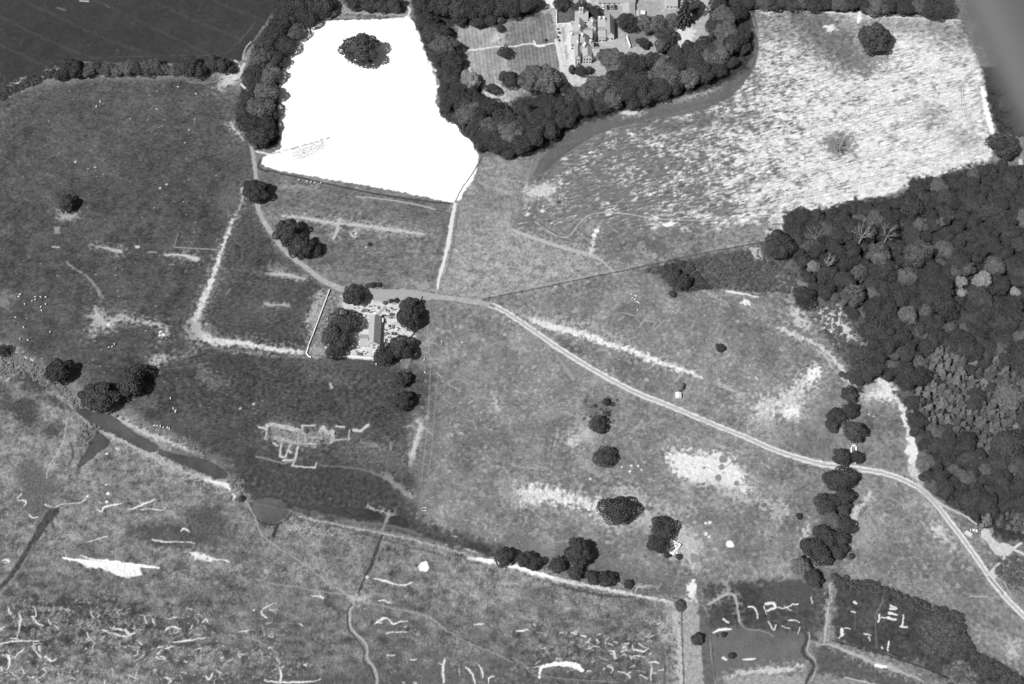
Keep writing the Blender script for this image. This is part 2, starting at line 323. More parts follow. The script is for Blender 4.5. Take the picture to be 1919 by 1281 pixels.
stroke('600,545 592,570 580,600', [8, 7, 5], 150, 6, 3, .7, brk=.3); poly('575,590 600,560 612,545 596,600 582,640', 165, 6, 3, .7, [('clump', 14)])
poly('280,672 300,665 325,668 312,672 300,680 296,690 288,690', 170, 6, 2.5, .85, [('clump', 14)]); stroke('345,668 360,662 370,650', 7, 135, 8, 3, .6, [('clump', 14)])
poly('365,680 385,680 395,705 430,720 400,725 375,710', 122, 12, 4, .7, [('hst', 12)]); dots('475,757,2.5 450,765,2', 170)
stroke('300,692 370,684 400,678', 2, 120, 2, .5, .6); stroke('70,688 120,692 180,708', 3, 125, 4, 1.5, .6, brk=.4); poly('265,745 285,745 295,765 275,765', 120, 8, 3, .6, [('clump', 12)])
# white-dot stones and dung scattered in the left pastures
g = np.random.default_rng(5)
for (x0, x1, y0, y1, n, v) in ((10, 430, 160, 330, 26, 190), (20, 420, 330, 640, 34, 185), (300, 760, 690, 790, 20, 165), (60, 330, 620, 760, 16, 170), (790, 1500, 600, 1060, 170, 170), (1590, 1780, 900, 1080, 30, 160)):
    for _ in range(n):
        a, b = g.uniform(x0, x1), g.uniform(y0, y1); dots(f'{a:.1f},{b:.1f},{g.uniform(.5, 1.1):.2f}', v, al=.75)
dots('189,191,1.5 181,200,1.5 295,205,1.2 334,163,1.2 368,176,1.3 244,222,1.2 354,243,1.3 346,267,1.3 178,313,1.5 165,316,1.2 141,303,2 312,345,2 300,352,2', 195)
# field between lane and white field: banks
stroke('510,350 540,349 565,350 600,356', [3, 5, 6, 3], 150, 6, 1.5, .7); stroke('667,368 720,373 780,383 815,392', [3, 3, 4, 3], 145, 3, 1, .75)
stroke('530,404 570,408 610,415 640,418 690,424 730,430 792,438', [4, 6, 7, 6, 9, 9, 5], 158, 5, 1.5, .85); stroke('635,412 632,430 625,445', 6, 160, 5, 1.5, .8)
stroke('645,422 700,428 760,436', 2, 88, 3, .8, .5); stroke('660,470 652,500 640,520', 9, 130, 7, 3, .6); stroke('750,440 746,460 745,480', 2, 135, 3, 1, .5)
stroke('788,442 786,455 783,470', 6, 140, 5, 2, .7); stroke('762,470 784,471', 3, 150, 3, 1, .7); poly('495,500 520,492 540,500 530,512 505,508', 140, 8, 3, .6, [('clump', 10)])
for q in ('655,470 640,520', '720,480 700,520', '700,450 690,540', '735,480 728,500', '590,470 600,490'): stroke(q, 2.5, 132, 4, 1.5, .4)
stroke('828,405 833,430 828,460 815,520', 7, 100, 6, 1, .55); stroke('560,520 620,515 700,525 760,520', 8, 132, 10, 4, .45, brk=.4)
poly('655,432 668,430 676,440 666,448 655,442', 170, 3, 1.5, .9, [('clump', 25)]); dots('670,440,2 662,436,2 692,456,3', 70); dots('686,463,2 672,428,2', 180)
poly('775,528 800,530 806,540 780,542', 155, 5, 2, .8, [('clump', 12)])
for q in ('690,535,6', '710,533,5', '700,534,4'): dots(q, 72)
stroke('530,404 570,408 610,415 640,418 690,424 730,430 792,438', [3, 4, 5, 5, 6, 6, 4], 182, 3, 1, .8, brk=.2); stroke('636,412 632,430 626,446', 5, 178, 3, .8, .8); stroke('667,368 720,373 780,383 815,392', 2, 168, 2, .5, .7); stroke('508,512 530,514 560,520 572,522', [4, 6, 4, 2], 172, 3, 1, .8); stroke('496,570 540,572', 3, 165, 3, 1, .7); stroke('326,463 400,467 410,468', 1.6, 150, 1.2, .2, .8); stroke('326,463 334,437', 1.3, 135, 1.2, .2, .8); stroke('600,545 588,590', 4, 170, 3, 1, .7, brk=.3)
# rough pasture details
stroke('905,292 885,325 866,352 852,380', 2.2, 80, 1.5, .3, .85); stroke('1002,300 990,350 975,395 962,425', 6, 118, 3, .6, .7); stroke('1012,345 1004,380 995,410', 5, 105, 4, .8, .7)
for d in (-3, 0, 3): stroke([(a + d, b) for a, b in ((985, 320), (978, 350), (968, 385), (958, 420))], 1, 98, 1, .2, .6)
stroke('960,430 985,440 1020,452 1060,465 1110,478 1130,490 1150,508', [4, 7, 7, 7, 6, 4, 3], 176, 5, 1.2, .8); stroke('1118,430 1112,450 1108,475', [9, 5, 7], 196, 4, 1.5, .85, brk=.15)
dots('1118,432,4 1113,440,4', 225); poly('1243,418 1258,414 1264,418 1260,424 1242,424', 228, 3, 1); stroke('1220,420 1232,420', 3, 190, 3, 1); stroke('1283,426 1295,434', 3, 175, 3, 1)
poly('1205,450 1225,445 1240,450 1262,475 1262,482 1240,480 1215,470', 92, 12, 5, .75, [('clump', 10)], curve=True); poly('1165,480 1190,482 1180,492 1168,490', 95, 6, 3, .6)
stroke('1200,462 1225,478 1250,488', 5, 160, 6, 2, .6); poly('1320,445 1335,450 1330,458', 90, 6, 2, .6)
poly('1028,372 1045,368 1048,382 1036,386', 165, 5, 2, .6)
poly('985,350 1030,340 1045,355 1020,372 990,370', 205, 10, 3, .75, [('clump', 12)])
poly('1545,262 1560,250 1590,252 1600,268 1590,285 1560,290 1545,280', 110, 14, 4, .8, [('clump', 8)], curve=True); poly('1600,95 1640,92 1670,105 1650,120 1610,125', 122, 12, 4, .7, [('clump', 8)])
stroke('1611,22 1610,35 1608,42', [6, 9, 4], 225, 3, 1); stroke('1430,16 1500,20 1600,26 1690,32 1800,38', 3, 205, 2.5, .8, .9); poly('1545,48 1560,45 1570,55 1550,60', 215, 4, 2, .9)
stroke('1842,165 1850,210 1862,255 1862,262', [9, 10, 10, 5], 235, 3, 1.5, .9); poly('1785,245 1810,240 1830,262 1815,280 1790,270', 150, 14, 4, .6, [('crop', 14)])
poly('1735,195 1765,205 1775,225 1745,222 1725,205', 150, 12, 4, .6, [('crop', 14)])
# dark scrub wedge beside the wood
poly('1190,508 1300,485 1430,455 1470,455 1500,520 1490,560 1430,555 1395,548 1340,540 1300,540 1255,530 1240,515', 84, 6, 3, .95, [('frac', 8), ('mid', 10), ('clump', 7)])
poly('1240,500 1290,488 1310,520 1330,542 1275,545 1248,525', 54, 10, 4, .75, [('clump', 8)], curve=True); poly('1400,462 1425,465 1432,488 1418,490', 170, 4, 1.5, .9, [('mid', 12)]); poly('1310,500 1340,490 1345,520 1320,525', 112, 14, 5, .6, [('mid', 10)])
poly('1480,520 1560,560 1620,640 1640,680 1600,720 1585,700 1560,650 1520,600 1480,580 1430,560', 112, 10, 4, .9, [('frac', 14), ('mid', 12), ('clump', 8)])
stroke('1360,545 1380,548 1400,552 1420,556', [3, 4, 3, 3], 215, 3, 1.2); poly('1384,568 1395,560 1405,560 1406,574 1395,570', 225, 4, 1.5); stroke('1320,545 1345,558 1360,568', 4, 165, 4, 1.5, .7)
poly('1490,565 1480,590 1500,610 1520,615 1505,590', 195, 8, 4, .85); poly('1540,585 1575,590 1600,620 1610,640 1575,630 1545,610', 205, 12, 4, .8, [('clump', 12)], curve=True)
stroke('1462,615 1490,628 1520,640 1545,655 1565,675 1582,700 1590,722', [6, 7, 5, 5, 7, 8, 6], 200, 5, 2, .85, brk=.15); stroke('1530,655 1548,668 1560,690', 3, 180, 3, 1, .7); stroke('1560,560 1575,580', 2, 190, 2, .5, .8)
poly('1575,650 1620,650 1645,690 1605,725 1590,700', 92, 8, 4, .85, [('mid', 12)])
# lane-side strip and long parch marks of the centre field
stroke('995,598 1015,605 1050,615 1090,625 1130,640 1170,652 1210,668 1250,683 1285,695 1320,708', [9, 14, 14, 12, 12, 11, 11, 10, 8, 3], 222, 6, 2.2, .92, brk=.15)
stroke('960,582 1000,592 1060,605 1110,612 1160,635', 5, 165, 6, 1.5, .7, brk=.2); stroke('1000,625 1040,640 1075,655 1090,660', [3, 7, 10, 4], 82, 6, 3, .75, [('clump', 8)]); stroke('1125,665 1150,680', 4, 95, 4, 2, .5)
stroke('1350,718 1370,730 1395,750', [4, 5, 3], 170, 5, 1.8, .8, brk=.2); stroke('1380,738 1400,745', 4, 160, 5, 2, .7); stroke('1262,718 1278,700', 4, 160, 3, .7, .9); stroke('1280,678 1300,658', 3, 150, 3, 1, .6); stroke('1320,698 1335,675', 3, 145, 3, 1, .6)
stroke('1043,665 1060,690 1075,710', [4, 6, 5], 150, 4, 1.2, .75); poly('1055,668 1080,675 1100,700 1085,705 1060,690', 140, 8, 3, .6, [('clump', 10)])
for q in ('1095,706 1094,716 1118,713 1113,695', '1095,715 1120,713', '961,872 990,876 1018,881', '1165,585 1193,592', '1205,598 1230,604 1222,614', '1197,613 1208,600', '1160,600 1170,592', '1245,600 1225,618', '1350,672 1375,665 1385,680', '1240,555 1258,562 1260,566', '1149,580 1160,566', '990,1000 1005,995'):
    stroke(q, 1.6, 160, 1.5, .3, .75, curve=False)
# pale bare ground by the centre trees
poly('1255,840 1275,845 1320,850 1350,848 1385,870 1400,900 1400,925 1360,915 1310,905 1275,895 1258,875 1250,855', 216, 9, 3.5, .95, [('clump', 8), ('mid', 6)], curve=True)
stroke('1395,815 1400,840 1385,870', 9, 150, 8, 3, .6, brk=.3); stroke('1330,905 1380,930 1430,940 1470,950', [6, 9, 6, 3], 175, 7, 2.5, .75, brk=.2)
dots('1355,860,7 1352,875,5 1320,876,3 1346,895,6 1380,905,5 1335,912,4 1402,882,4 1390,868,3', 122, al=.8)
poly('1075,770 1110,795 1130,820 1100,835 1065,835 1060,820 1080,805', 150, 9, 4, .7, [('clump', 12)], curve=True); poly('1090,800 1112,802 1108,820 1090,822', 178, 6, 2, .9); poly('1062,818 1080,816 1082,832 1065,835', 200, 7, 3, .8, [('clump', 12)])
poly('1085,855 1110,865 1130,880 1145,895 1120,890 1095,875', 158, 10, 3, .7, [('clump', 8)], curve=True)
poly('965,925 990,910 1040,918 1090,930 1130,940 1160,960 1150,985 1120,960 1060,945 1000,940 975,940', 210, 9, 4, .9, [('clump', 12), ('mid', 8)], curve=True)
poly('1150,915 1180,915 1205,925 1205,945 1180,935 1160,930', 175, 8, 4, .8, [('clump', 14)], curve=True); poly('1220,935 1250,945 1300,950 1280,958 1240,955 1222,945', 165, 8, 4, .7, [('clump', 14)], curve=True)
poly('1110,975 1150,975 1180,985 1200,960 1230,965 1225,990 1180,1000 1140,990', 178, 10, 4, .8, [('clump', 14)], curve=True)
poly('1265,975 1290,995 1310,1010 1312,1045 1300,1065 1280,1040 1270,1010', 182, 10, 4, .85, [('clump', 14)], curve=True); poly('1255,1030 1275,1020 1280,1050 1260,1050', 175, 6, 3, .7, [('clump', 14)]); dots('1302,1045,8', 128, al=.7)
poly('1175,985 1210,990 1215,1030 1190,1035 1175,1015', 108, 10, 4, .6, [('clump', 14)])
dots('1368,1020,6', 235); dots('1323,1000,3 1328,1006,2 1330,979,3 1322,980,2 1165,875,1.5 1180,883,2 1183,872,2 1196,873,1.8 1202,880,1.5 1106,897,2', 215)
poly('1095,745 1120,745 1150,750 1158,760 1140,785 1100,780', 108, 10, 4, .6, [('clump', 8)])
g = np.random.default_rng(9)
for _ in range(48): dots(f'{g.uniform(1095, 1158):.1f},{g.uniform(743, 792):.1f},{g.uniform(1, 2.6):.1f}', 66, al=.85)
dots('1140,753,7 1148,757,5 1138,775,4 1116,760,4', 66)
for q in ('1080,745 1085,760', '1090,745 1080,765 1085,790', '1205,790 1190,805 1178,812', '1225,795 1240,788 1250,790'): stroke(q, 5, 150, 5, 2, .65)
poly('1190,800 1210,795 1200,806', 165, 4, 2, .7)
for (cx, cy, r, v) in ((905, 700, 12, 140), (925, 770, 12, 150), (935, 740, 8, 145), (1000, 640, 14, 135), (1130, 690, 12, 138), (1180, 770, 10, 145), (880, 720, 10, 140), (980, 820, 14, 138), (975, 855, 12, 140), (945, 905, 12, 150), (960, 935, 16, 160), (1040, 770, 16, 140), (1450, 830, 14, 150), (1430, 870, 12, 138)):
    poly([(cx + r * cos(t) * 1.3, cy + r * sin(t) * .8) for t in np.linspace(0, 6.28, 9)[:-1]], v, 10, 5, .5, [('clump', 12)])
stroke('925,745 930,760 934,770', [4, 6, 4], 180, 4, 2, .8); stroke('827,600 826,660 815,760 810,830 802,890', 1.4, 140, 2, .4, .6); stroke('880,660 905,640', 1.2, 132, 2, .4, .5)
stroke('784,785 788,800 782,820 776,840 770,860 768,872', [3, 7, 8, 8, 9, 4], 185, 5, 1.5, .88); stroke('758,800 772,798 778,805', 3, 150, 3, 1, .7); dots('800,782,4', 150)
poly('1420,750 1450,745 1490,720 1520,690 1535,690 1530,715 1510,735 1500,760 1505,785 1480,785 1460,770 1440,800 1415,790', 192, 12, 5, .9, [('clump', 14), ('mid', 10)], curve=True)
poly('1465,770 1480,760 1500,765 1498,780 1475,782', 232, 6, 2, .9); poly('1515,690 1530,684 1538,695 1530,710 1505,718 1518,700', 232, 6, 2, .9); poly('1400,790 1430,785 1470,800 1450,810 1410,800', 165, 10, 5, .7, [('clump', 12)])
poly('1430,800 1480,790 1530,760 1560,720 1570,760 1540,830 1500,850 1460,830', 130, 20, 5, .5, [('frac', 8)])
poly('1620,730 1645,706 1660,706 1672,720 1680,745 1695,760 1700,800 1690,785 1680,760 1650,748 1615,745', 215, 6, 2.5, .9, [('hst', 10)]); poly('1610,738 1640,712 1650,725 1630,735', 150, 6, 2, .7)
poly('1680,745 1697,770 1708,800 1718,835 1722,850 1716,870 1715,880 1705,870 1698,850 1698,830 1694,790', 222, 4, 1.5, .95, [('clump', 5)]); stroke('1614,752 1622,748 1625,756 1616,760', 3, 195, 3, 1)
poly('1595,750 1680,755 1695,800 1698,870 1680,890 1620,870 1610,830', 122, 10, 4, .8, [('frac', 10), ('mid', 8)]); poly('1665,795 1690,790 1692,810 1672,812', 88, 8, 4, .7)
stroke('1710,880 1720,895 1726,910', [14, 12, 5], 190, 4, 2, .85, [('clump', 12)]); dots('1628,776,1.5 1637,780,1.2 1700,760,3', 200)
stroke('1625,855 1645,842 1665,825', 2.5, 150, 3, 1, .6); 
# right-hand pasture below the track
stroke('1630,925 1620,940 1605,955 1600,970 1590,990', [5, 5, 6, 9, 5], 195, 4, 2, .85); stroke('1640,938 1634,930 1622,935', 2, 180, 2, .7); stroke('1612,885 1640,910 1665,930 1700,950', [2, 3, 2, 3], 150, 3, 1, .65)
poly('1745,982 1765,982 1772,1000 1790,1018 1785,1025 1765,1010 1750,1000', 200, 7, 3, .85, [('clump', 12)]); poly('1735,945 1750,950 1745,965', 185, 5, 2, .7); stroke('1793,1040 1830,1050 1860,1060', 8, 150, 10, 3, .5)
poly('1600,970 1625,960 1650,1000 1620,1040 1598,1020', 155, 14, 5, .6, [('clump', 14)]); poly('1660,1085 1760,1080 1790,1110 1760,1135 1700,1110', 145, 14, 5, .6, [('hst', 10), ('clump', 10)])
poly('1800,1090 1890,1110 1930,1180 1940,1290 1900,1260 1820,1200 1805,1150', 128, 20, 5, .7, [('frac', 10), ('mid', 8)])
poly('1885,1205 1905,1200 1905,1225 1895,1235', 185, 8, 4, .8); poly('1830,1175 1845,1178 1840,1190', 165, 6, 3, .7); stroke('1818,1117 1850,1118', 1.5, 175, 1.5, .3, .8)
poly('1870,1040 1919,1035 1930,1120 1900,1110 1858,1078', 112, 5, 2, .9, [('clump', 22), ('mid', 14)])
stroke('1445,960 1470,950 1480,930 1500,915 1560,890', 1.5, 88, 2, .5, .55); poly('1440,955 1475,945 1480,965 1455,970', 175, 8, 4, .7, [('clump', 12)]); stroke('1515,985 1508,1000 1500,1020', [5, 7, 3], 185, 4, 2, .85)
poly('1430,990 1460,985 1450,1010', 160, 8, 4, .6, [('clump', 14)]); poly('1440,1050 1480,1045 1475,1075 1445,1070', 158, 10, 5, .6, [('clump', 16)])
# ruined village plots: white walls footings in the lower left
for q, wd in (('500,797 512,795 530,799 560,806', 8), ('497,822 500,800', 3), ('515,820 530,823 545,827 560,830', 6), ('528,825 524,855 535,857', 3), ('535,857 541,838 546,832', 3), ('560,808 560,830', 3), ('572,812 571,830', 3), ('560,830 590,832', 3), ('567,812 566,797 590,797', 3), ('580,820 600,820', 3),
              ('600,808 606,800 612,812 624,808 623,825', 7), ('622,806 621,830', 3), ('628,824 655,822', 2.5), ('655,805 653,825', 2), ('558,838 552,862 530,862', 4), ('552,862 548,873 590,876 593,868', 2.5), ('663,805 675,808 690,796', 5), ('630,798 645,800', 3), ('485,800 500,804', 4), ('540,842 545,848', 4), ('512,830 520,835', 3)):
    stroke(q, wd * .85, 240, 1.6, .6, 1, curve=False, brk=.15); stroke(q, wd * 2.2, 140, 5, 1.4, .4, curve=False, brk=.5, halo=False)
poly('500,795 530,797 560,808 600,805 625,812 620,830 560,835 530,830 505,820', 148, 8, 4, .6, [('clump', 24)])
stroke('480,855 510,862 530,868 552,863', 2.5, 145, 3, .8, .7); stroke('672,828 700,835 715,842', [2, 4, 3], 160, 4, 1.5, .75); stroke('733,828 732,842', 3, 155, 3, 1, .7)
poly('640,820 700,830 760,845 765,880 730,880 660,850', 108, 14, 5, .7, [('clump', 22)], curve=True); stroke('600,872 680,880 730,900 760,925', [1.5, 2, 5, 7], 132, 4, 1, .7); poly('720,885 745,905 768,925 755,925 730,905', 138, 7, 2, .8)
poly('560,680 600,700 680,715 730,712 660,722 580,712', 120, 10, 4, .5, [('clump', 16)]); poly('616,718 622,718 624,726 618,727', 170, 3, 1); stroke('480,742 478,756 474,765', 2, 120, 3, 1, .4)
stroke('430,655 480,662 560,668 600,668', 4, 140, 5, 2, .6, brk=.4); poly('520,670 640,672 700,675 700,690 600,690 530,684', 96, 8, 4, .6, [('clump', 12)])
g = np.random.default_rng(77)
for _ in range(95):                      # faint ditches and wall lines of old plots, mostly on two bearings
    x_, y_ = g.uniform(790, 1540), g.uniform(575, 1060); th = g.choice([.12, .12, 1.95, .75, -.6]) + g.normal(0, .1); L_ = g.uniform(8, 34)
    stroke([(x_, y_), (x_ + L_ * cos(th), y_ + L_ * sin(th))], g.uniform(.9, 2.2), g.choice([172, 165, 158, 112]), 1.5, .5, g.uniform(.4, .8), curve=False, brk=.4)
for _ in range(46):
    x_, y_ = (g.uniform(400, 600), g.uniform(430, 640)) if g.random() < .5 else (g.uniform(510, 830), g.uniform(400, 530)); th = g.choice([.08, .12, 1.9]) + g.normal(0, .05); L_ = g.uniform(12, 50)
    stroke([(x_, y_), (x_ + L_ * cos(th), y_ + L_ * sin(th))], g.uniform(1, 2.6), 148 if y_ < 540 and x_ > 600 else 122, 2, .7, g.uniform(.25, .6), curve=False, brk=.4)
for _ in range(70):
    x_, y_ = g.uniform(0, 470), g.uniform(170, 690); dots(f'{x_:.0f},{y_:.0f},{g.uniform(2, 5):.1f}', g.choice([112, 120, 75]), al=.45)
for _ in range(230):
    x_, y_ = g.uniform(790, 1540), g.uniform(600, 1070); dots(f'{x_:.1f},{y_:.1f},{g.uniform(1, 3.6):.1f}', g.choice([175, 160, 165, 112]), al=g.uniform(.3, .7))
for _ in range(60):
    x_, y_ = g.uniform(1590, 1860), g.uniform(900, 1120); dots(f'{x_:.1f},{y_:.1f},{g.uniform(1.5, 4.5):.1f}', g.choice([168, 158]), al=.5)
# ---- salt marsh
MARSH = '-60,640 30,665 60,690 160,760 240,810 330,860 440,905 470,940 540,965 620,975 760,1005 900,1045 1000,1075 1150,1105 1270,1130 1290,1140 1292,1330 -60,1330'
MS = poly(MARSH, 129, 6, 3, 1, [('frac', 11), ('marsh', 7), ('mid', 7), ('clump', 9), ('fine', 8), ('hst2', 5)], ret=True)
poly('-60,1090 300,1110 600,1140 900,1150 1200,1190 1292,1200 1292,1330 -60,1330', 116, 60, 8, .8, [('frac', 11), ('marsh', 9), ('mid', 8), ('clump', 12), ('fine', 9)], clip=MS)
poly('0,1075 200,1120 350,1140 420,1200 300,1230 0,1240', 92, 40, 10, .7, [('marsh', 16), ('mid', 10), ('clump', 12)], clip=MS)
poly('900,1165 1200,1180 1240,1240 1220,1290 950,1290', 88, 40, 10, .6, [('marsh', 10), ('mid', 8), ('clump', 8)], clip=MS); poly('560,1260 700,1240 1000,1230 1240,1260 1240,1330 520,1330', 92, 20, 5, .7, [('mid', 5)], clip=MS)
poly('480,1120 700,1130 860,1180 800,1230 560,1220 420,1180', 96, 50, 10, .55, [('marsh', 10), ('clump', 8)], clip=MS)
poly('0,665 40,660 70,690 120,725 150,765 100,735 40,710 0,705', 135, 10, 4, .9, [('clump', 20), ('mid', 12)])
for q, v in (('30,705 60,700 105,735 142,762 138,772 100,755 60,730', 60), ('15,760 60,745 70,790 50,800 25,780', 68), ('88,800 118,795 110,820 90,815', 62), ('0,740 30,750 20,770 0,770', 80), ('40,860 100,900 80,960 40,950', 96), ('340,960 400,950 420,990 370,990', 80), ('240,990 330,985 400,1010 300,1030', 78), ('110,1110 160,1130 150,1160 115,1150', 70), ('180,1130 215,1135 215,1160 190,1165', 66), ('240,1130 270,1140 255,1155 235,1150', 60)):
    poly(q, v, 10, 4, .8, [('clump', 10)], curve=True)
stroke('125,782 122,810 115,835 100,860 90,880 87,895', 2.2, 165, 2, .8, .8); stroke('275,862 262,875 255,890 246,898', 1.6, 150, 2, .6, .7); stroke('240,900 270,895 310,896 380,900', 1.5, 150, 2, .6, .7, brk=.2); stroke('240,898 330,892 400,905', 1, 78, 1.5, .4, .6)
stroke('105,1000 98,978 100,958', 3, 90, 3); stroke('0,1100 20,1080 40,1050 60,1020 80,985 95,965 103,955', [5, 8, 10, 12, 14, 18, 16], 72, 4, 1, .9, [('mid', 5)], dh=-.5); stroke('0,1112 25,1085 45,1052 62,1022', 2.5, 130, 3, .8, .7)
# river channel banks (pale reed) left
stroke('0,648 20,655 40,665 60,675', [4, 5, 4, 3], 200, 3, 1, .85); stroke('110,735 130,755 118,748', 8, 150, 6, 2, .6, [('clump', 16)]); stroke('200,772 215,780 235,790 260,803 285,815 320,828 360,843 380,850', [2, 5, 8, 9, 10, 8, 5, 2], 176, 4, 2, .85, [('clump', 14)])
stroke('190,808 220,822 260,840 300,862 350,885 400,902 432,912 440,928', [4, 8, 9, 8, 7, 8, 9, 9], 168, 5, 2, .85, [('clump', 10)]); stroke('385,898 410,905 432,912', [4, 7, 8], 215, 4, 1.2, .9); poly('430,920 440,918 450,925 440,935', 215, 4, 1.5)
stroke('140,800 165,790 185,800 160,830 145,845 138,860', [3, 5, 4, 7, 5, 3], 140, 3, 1.5, .8); poly('155,810 180,805 172,825 155,830', 74, 6, 3, .8); stroke('132,830 138,850 130,870', 4, 70, 4, 1, .8)
stroke('85,735 110,740 140,765 160,790', 6, 150, 6, 3, .7, [('clump', 16)]); stroke('150,845 155,860 145,885', 4, 78, 4, 1.5, .7)
poly('215,838 222,838 227,843 218,844', 200, 1.5, .3); dots('200,850,2 199,908,1.5 164,930,2 202,925,2.5 200,940,2.5', 225)
g = np.random.default_rng(101)
for _ in range(150):                     # wetter and drier streaks of the marsh, lying along the shore
    x_, y_ = g.uniform(0, 1240), g.uniform(960, 1280)
    if y_ < 960 + .12 * x_ : continue
    L_ = g.uniform(15, 90); dk = g.random() < .6
    stroke([(x_, y_), (x_ + L_ * .5, y_ + g.normal(0, 4)), (x_ + L_, y_ + .06 * L_ + g.normal(0, 5))], [1.5, g.uniform(4, 14), 2], 82 if dk else 158, g.uniform(4, 10), 2, g.uniform(.25, .55), [('clump', 9)], brk=.3, halo=False)
for _ in range(110):                      # little tide cracks
    x_, y_ = (g.uniform(0, 520), g.uniform(1140, 1280)) if g.random() < .7 else (g.uniform(1000, 1240), g.uniform(1180, 1270)); q = [(x_, y_)]
    for k in range(3): q.append((q[-1][0] + g.normal(1, 6), q[-1][1] + g.normal(0, 4.5)))
    stroke(q, [.8, g.uniform(1, 2.6), g.uniform(.8, 2), .6], g.choice([238, 220, 190]), 1.5, .8, .9, halo=False, dh=-.08)
poly('290,1262 420,1258 560,1262 640,1275 640,1300 280,1300', 84, 12, 4, .75, [('mid', 5)]); poly('240,985 330,982 440,1000 450,1015 330,1012 250,1005', 84, 12, 5, .7, [('hst2', 9), ('clump', 8)])
stroke('470,950 472,940 488,933 505,931 528,934 542,946 545,962 534,976 512,983 488,977 474,966 470,950', 4, 66, 3, 1.2, .8, [('clump', 8)])
# bright mud pans and creek lines
PANS = ['40,925 32,935 48,940 45,948', '85,945 100,950 115,945 150,942 160,935', '180,952 190,958 196,950 215,945 228,943', '265,955 280,953 300,956 310,951', '240,955 255,950 290,935', '55,965 62,970 70,968', '5,1050 12,1048 17,1052 8,1055', '340,995 345,990 355,996', '285,1010 310,1015 350,1015 365,1018', '355,1035 375,1042 385,1038', '372,1040 400,1048 415,1048 428,1053 420,1048', '135,1045 130,1052',
 '150,1040 175,1048 210,1052 240,1055 265,1060', '165,1015 200,1005', '120,1030 125,1042', '60,1155 70,1168 80,1172', '35,1150 38,1160 34,1185', '15,1140 20,1150', '0,1180 8,1175', '90,1160 95,1170', '210,1185 225,1192 245,1190 230,1180 212,1178', '100,1170 110,1178', '235,1178 240,1188 253,1185', '270,1155 275,1168', '285,1160 290,1172', '310,1185 312,1178 325,1175 338,1178', '355,1180 360,1172', '380,1165 385,1160 390,1166', '0,1206 15,1203 35,1200 55,1201 72,1200', '325,1203 345,1201 365,1198 385,1195', '315,1160 330,1157', '370,1150 378,1155', '350,1140 360,1142',
 '10,1225 15,1230 18,1245 12,1255', '20,1235 30,1228 45,1215', '60,1210 68,1222 78,1232', '40,1250 45,1262', '85,1230 95,1238 105,1235', '0,1250 5,1255', '110,1260 112,1275', '75,1270 85,1262', '310,1268 320,1274 315,1280', '385,1265 392,1272 398,1262', '405,1255 415,1262', '295,1225 302,1218', '300,1230 308,1232', '310,1215 320,1212 328,1210', '345,1238 350,1240',
 '490,1145 492,1152 500,1157', '498,1168 508,1167', '562,1168 568,1172', '582,1116 595,1117 605,1120 598,1115', '700,1083 715,1087 735,1092 748,1097', '748,1097 760,1095 772,1092', '710,1125 722,1126 732,1130', '702,1168 712,1162 720,1158 728,1160 735,1168 742,1168 752,1164 765,1163', '705,1165 715,1167', '725,1187 735,1184 762,1184', '758,1175 762,1172', '495,1275 520,1278 560,1278 590,1276 600,1272', '522,1250 526,1262 525,1280', '570,1245 575,1248', '725,1228 740,1227', '770,1236 780,1236', '832,1280 830,1262 830,1248 834,1235', '822,1242 830,1244', '860,1252 862,1265', '872,1250 885,1262 890,1280', '898,1245 904,1260 905,1270', '915,1280 918,1268 925,1267', '755,1278 758,1280', '775,1279 780,1280', '890,1170 905,1168',
 '1012,1262 1015,1250 1022,1246 1040,1245 1060,1244 1078,1248 1090,1255', '1160,1259 1172,1261 1180,1268 1178,1272', '1182,1258 1175,1262', '1220,1275 1220,1262 1222,1250 1218,1245', '1215,1242 1228,1240 1235,1243', '1225,1260 1230,1262', '1142,1219 1150,1221 1152,1232', '1145,1225 1155,1232', '1185,1208 1186,1215 1195,1218 1205,1220', '1198,1206 1205,1212 1215,1215 1205,1222 1200,1220', '1165,1220 1175,1217', '1170,1205 1178,1206', '1140,1206 1148,1209', '1098,1203 1106,1203', '1088,1191 1098,1192', '1070,1187 1076,1184', '1120,1190 1125,1187', '1150,1202 1156,1204', '1133,1200 1134,1205', '1182,1228 1183,1235', '968,1182 980,1182 990,1179', '1000,1169 1003,1172', '1233,1169 1238,1166', '1218,1226 1222,1222']
g = np.random.default_rng(31)
for q in PANS:
    n_ = len(q.split()); wds = [float(g.uniform(.9, 3.4)) for _ in range(n_)]; wds[0] *= .6; wds[-1] *= .6
    stroke(q, [1.6 * w_ + 1.5 for w_ in wds], 158, 3, .9, .5, curve=True, halo=False); stroke(q, [1.0 * w_ for w_ in wds], 242, 1.6, .8, .95, dh=-.12, curve=True, halo=False)
stroke('1010,1270 1013,1252 1022,1247 1040,1244 1060,1244 1078,1247 1092,1256', [2, 4, 5, 6, 8, 9, 5], 250, 1.5, .8, .98)
poly('140,1048 160,1050 200,1048 235,1055 262,1062 266,1078 240,1082 220,1080 190,1065 160,1062', 246, 3, .9, .95); stroke('118,1045 150,1050 262,1060 298,1064', [3, 4, 5, 2], 244, 2, .8, .95)
poly('355,1030 365,1032 380,1040 400,1045 410,1052 390,1050 370,1048 358,1042', 225, 3, 2.4, .8)
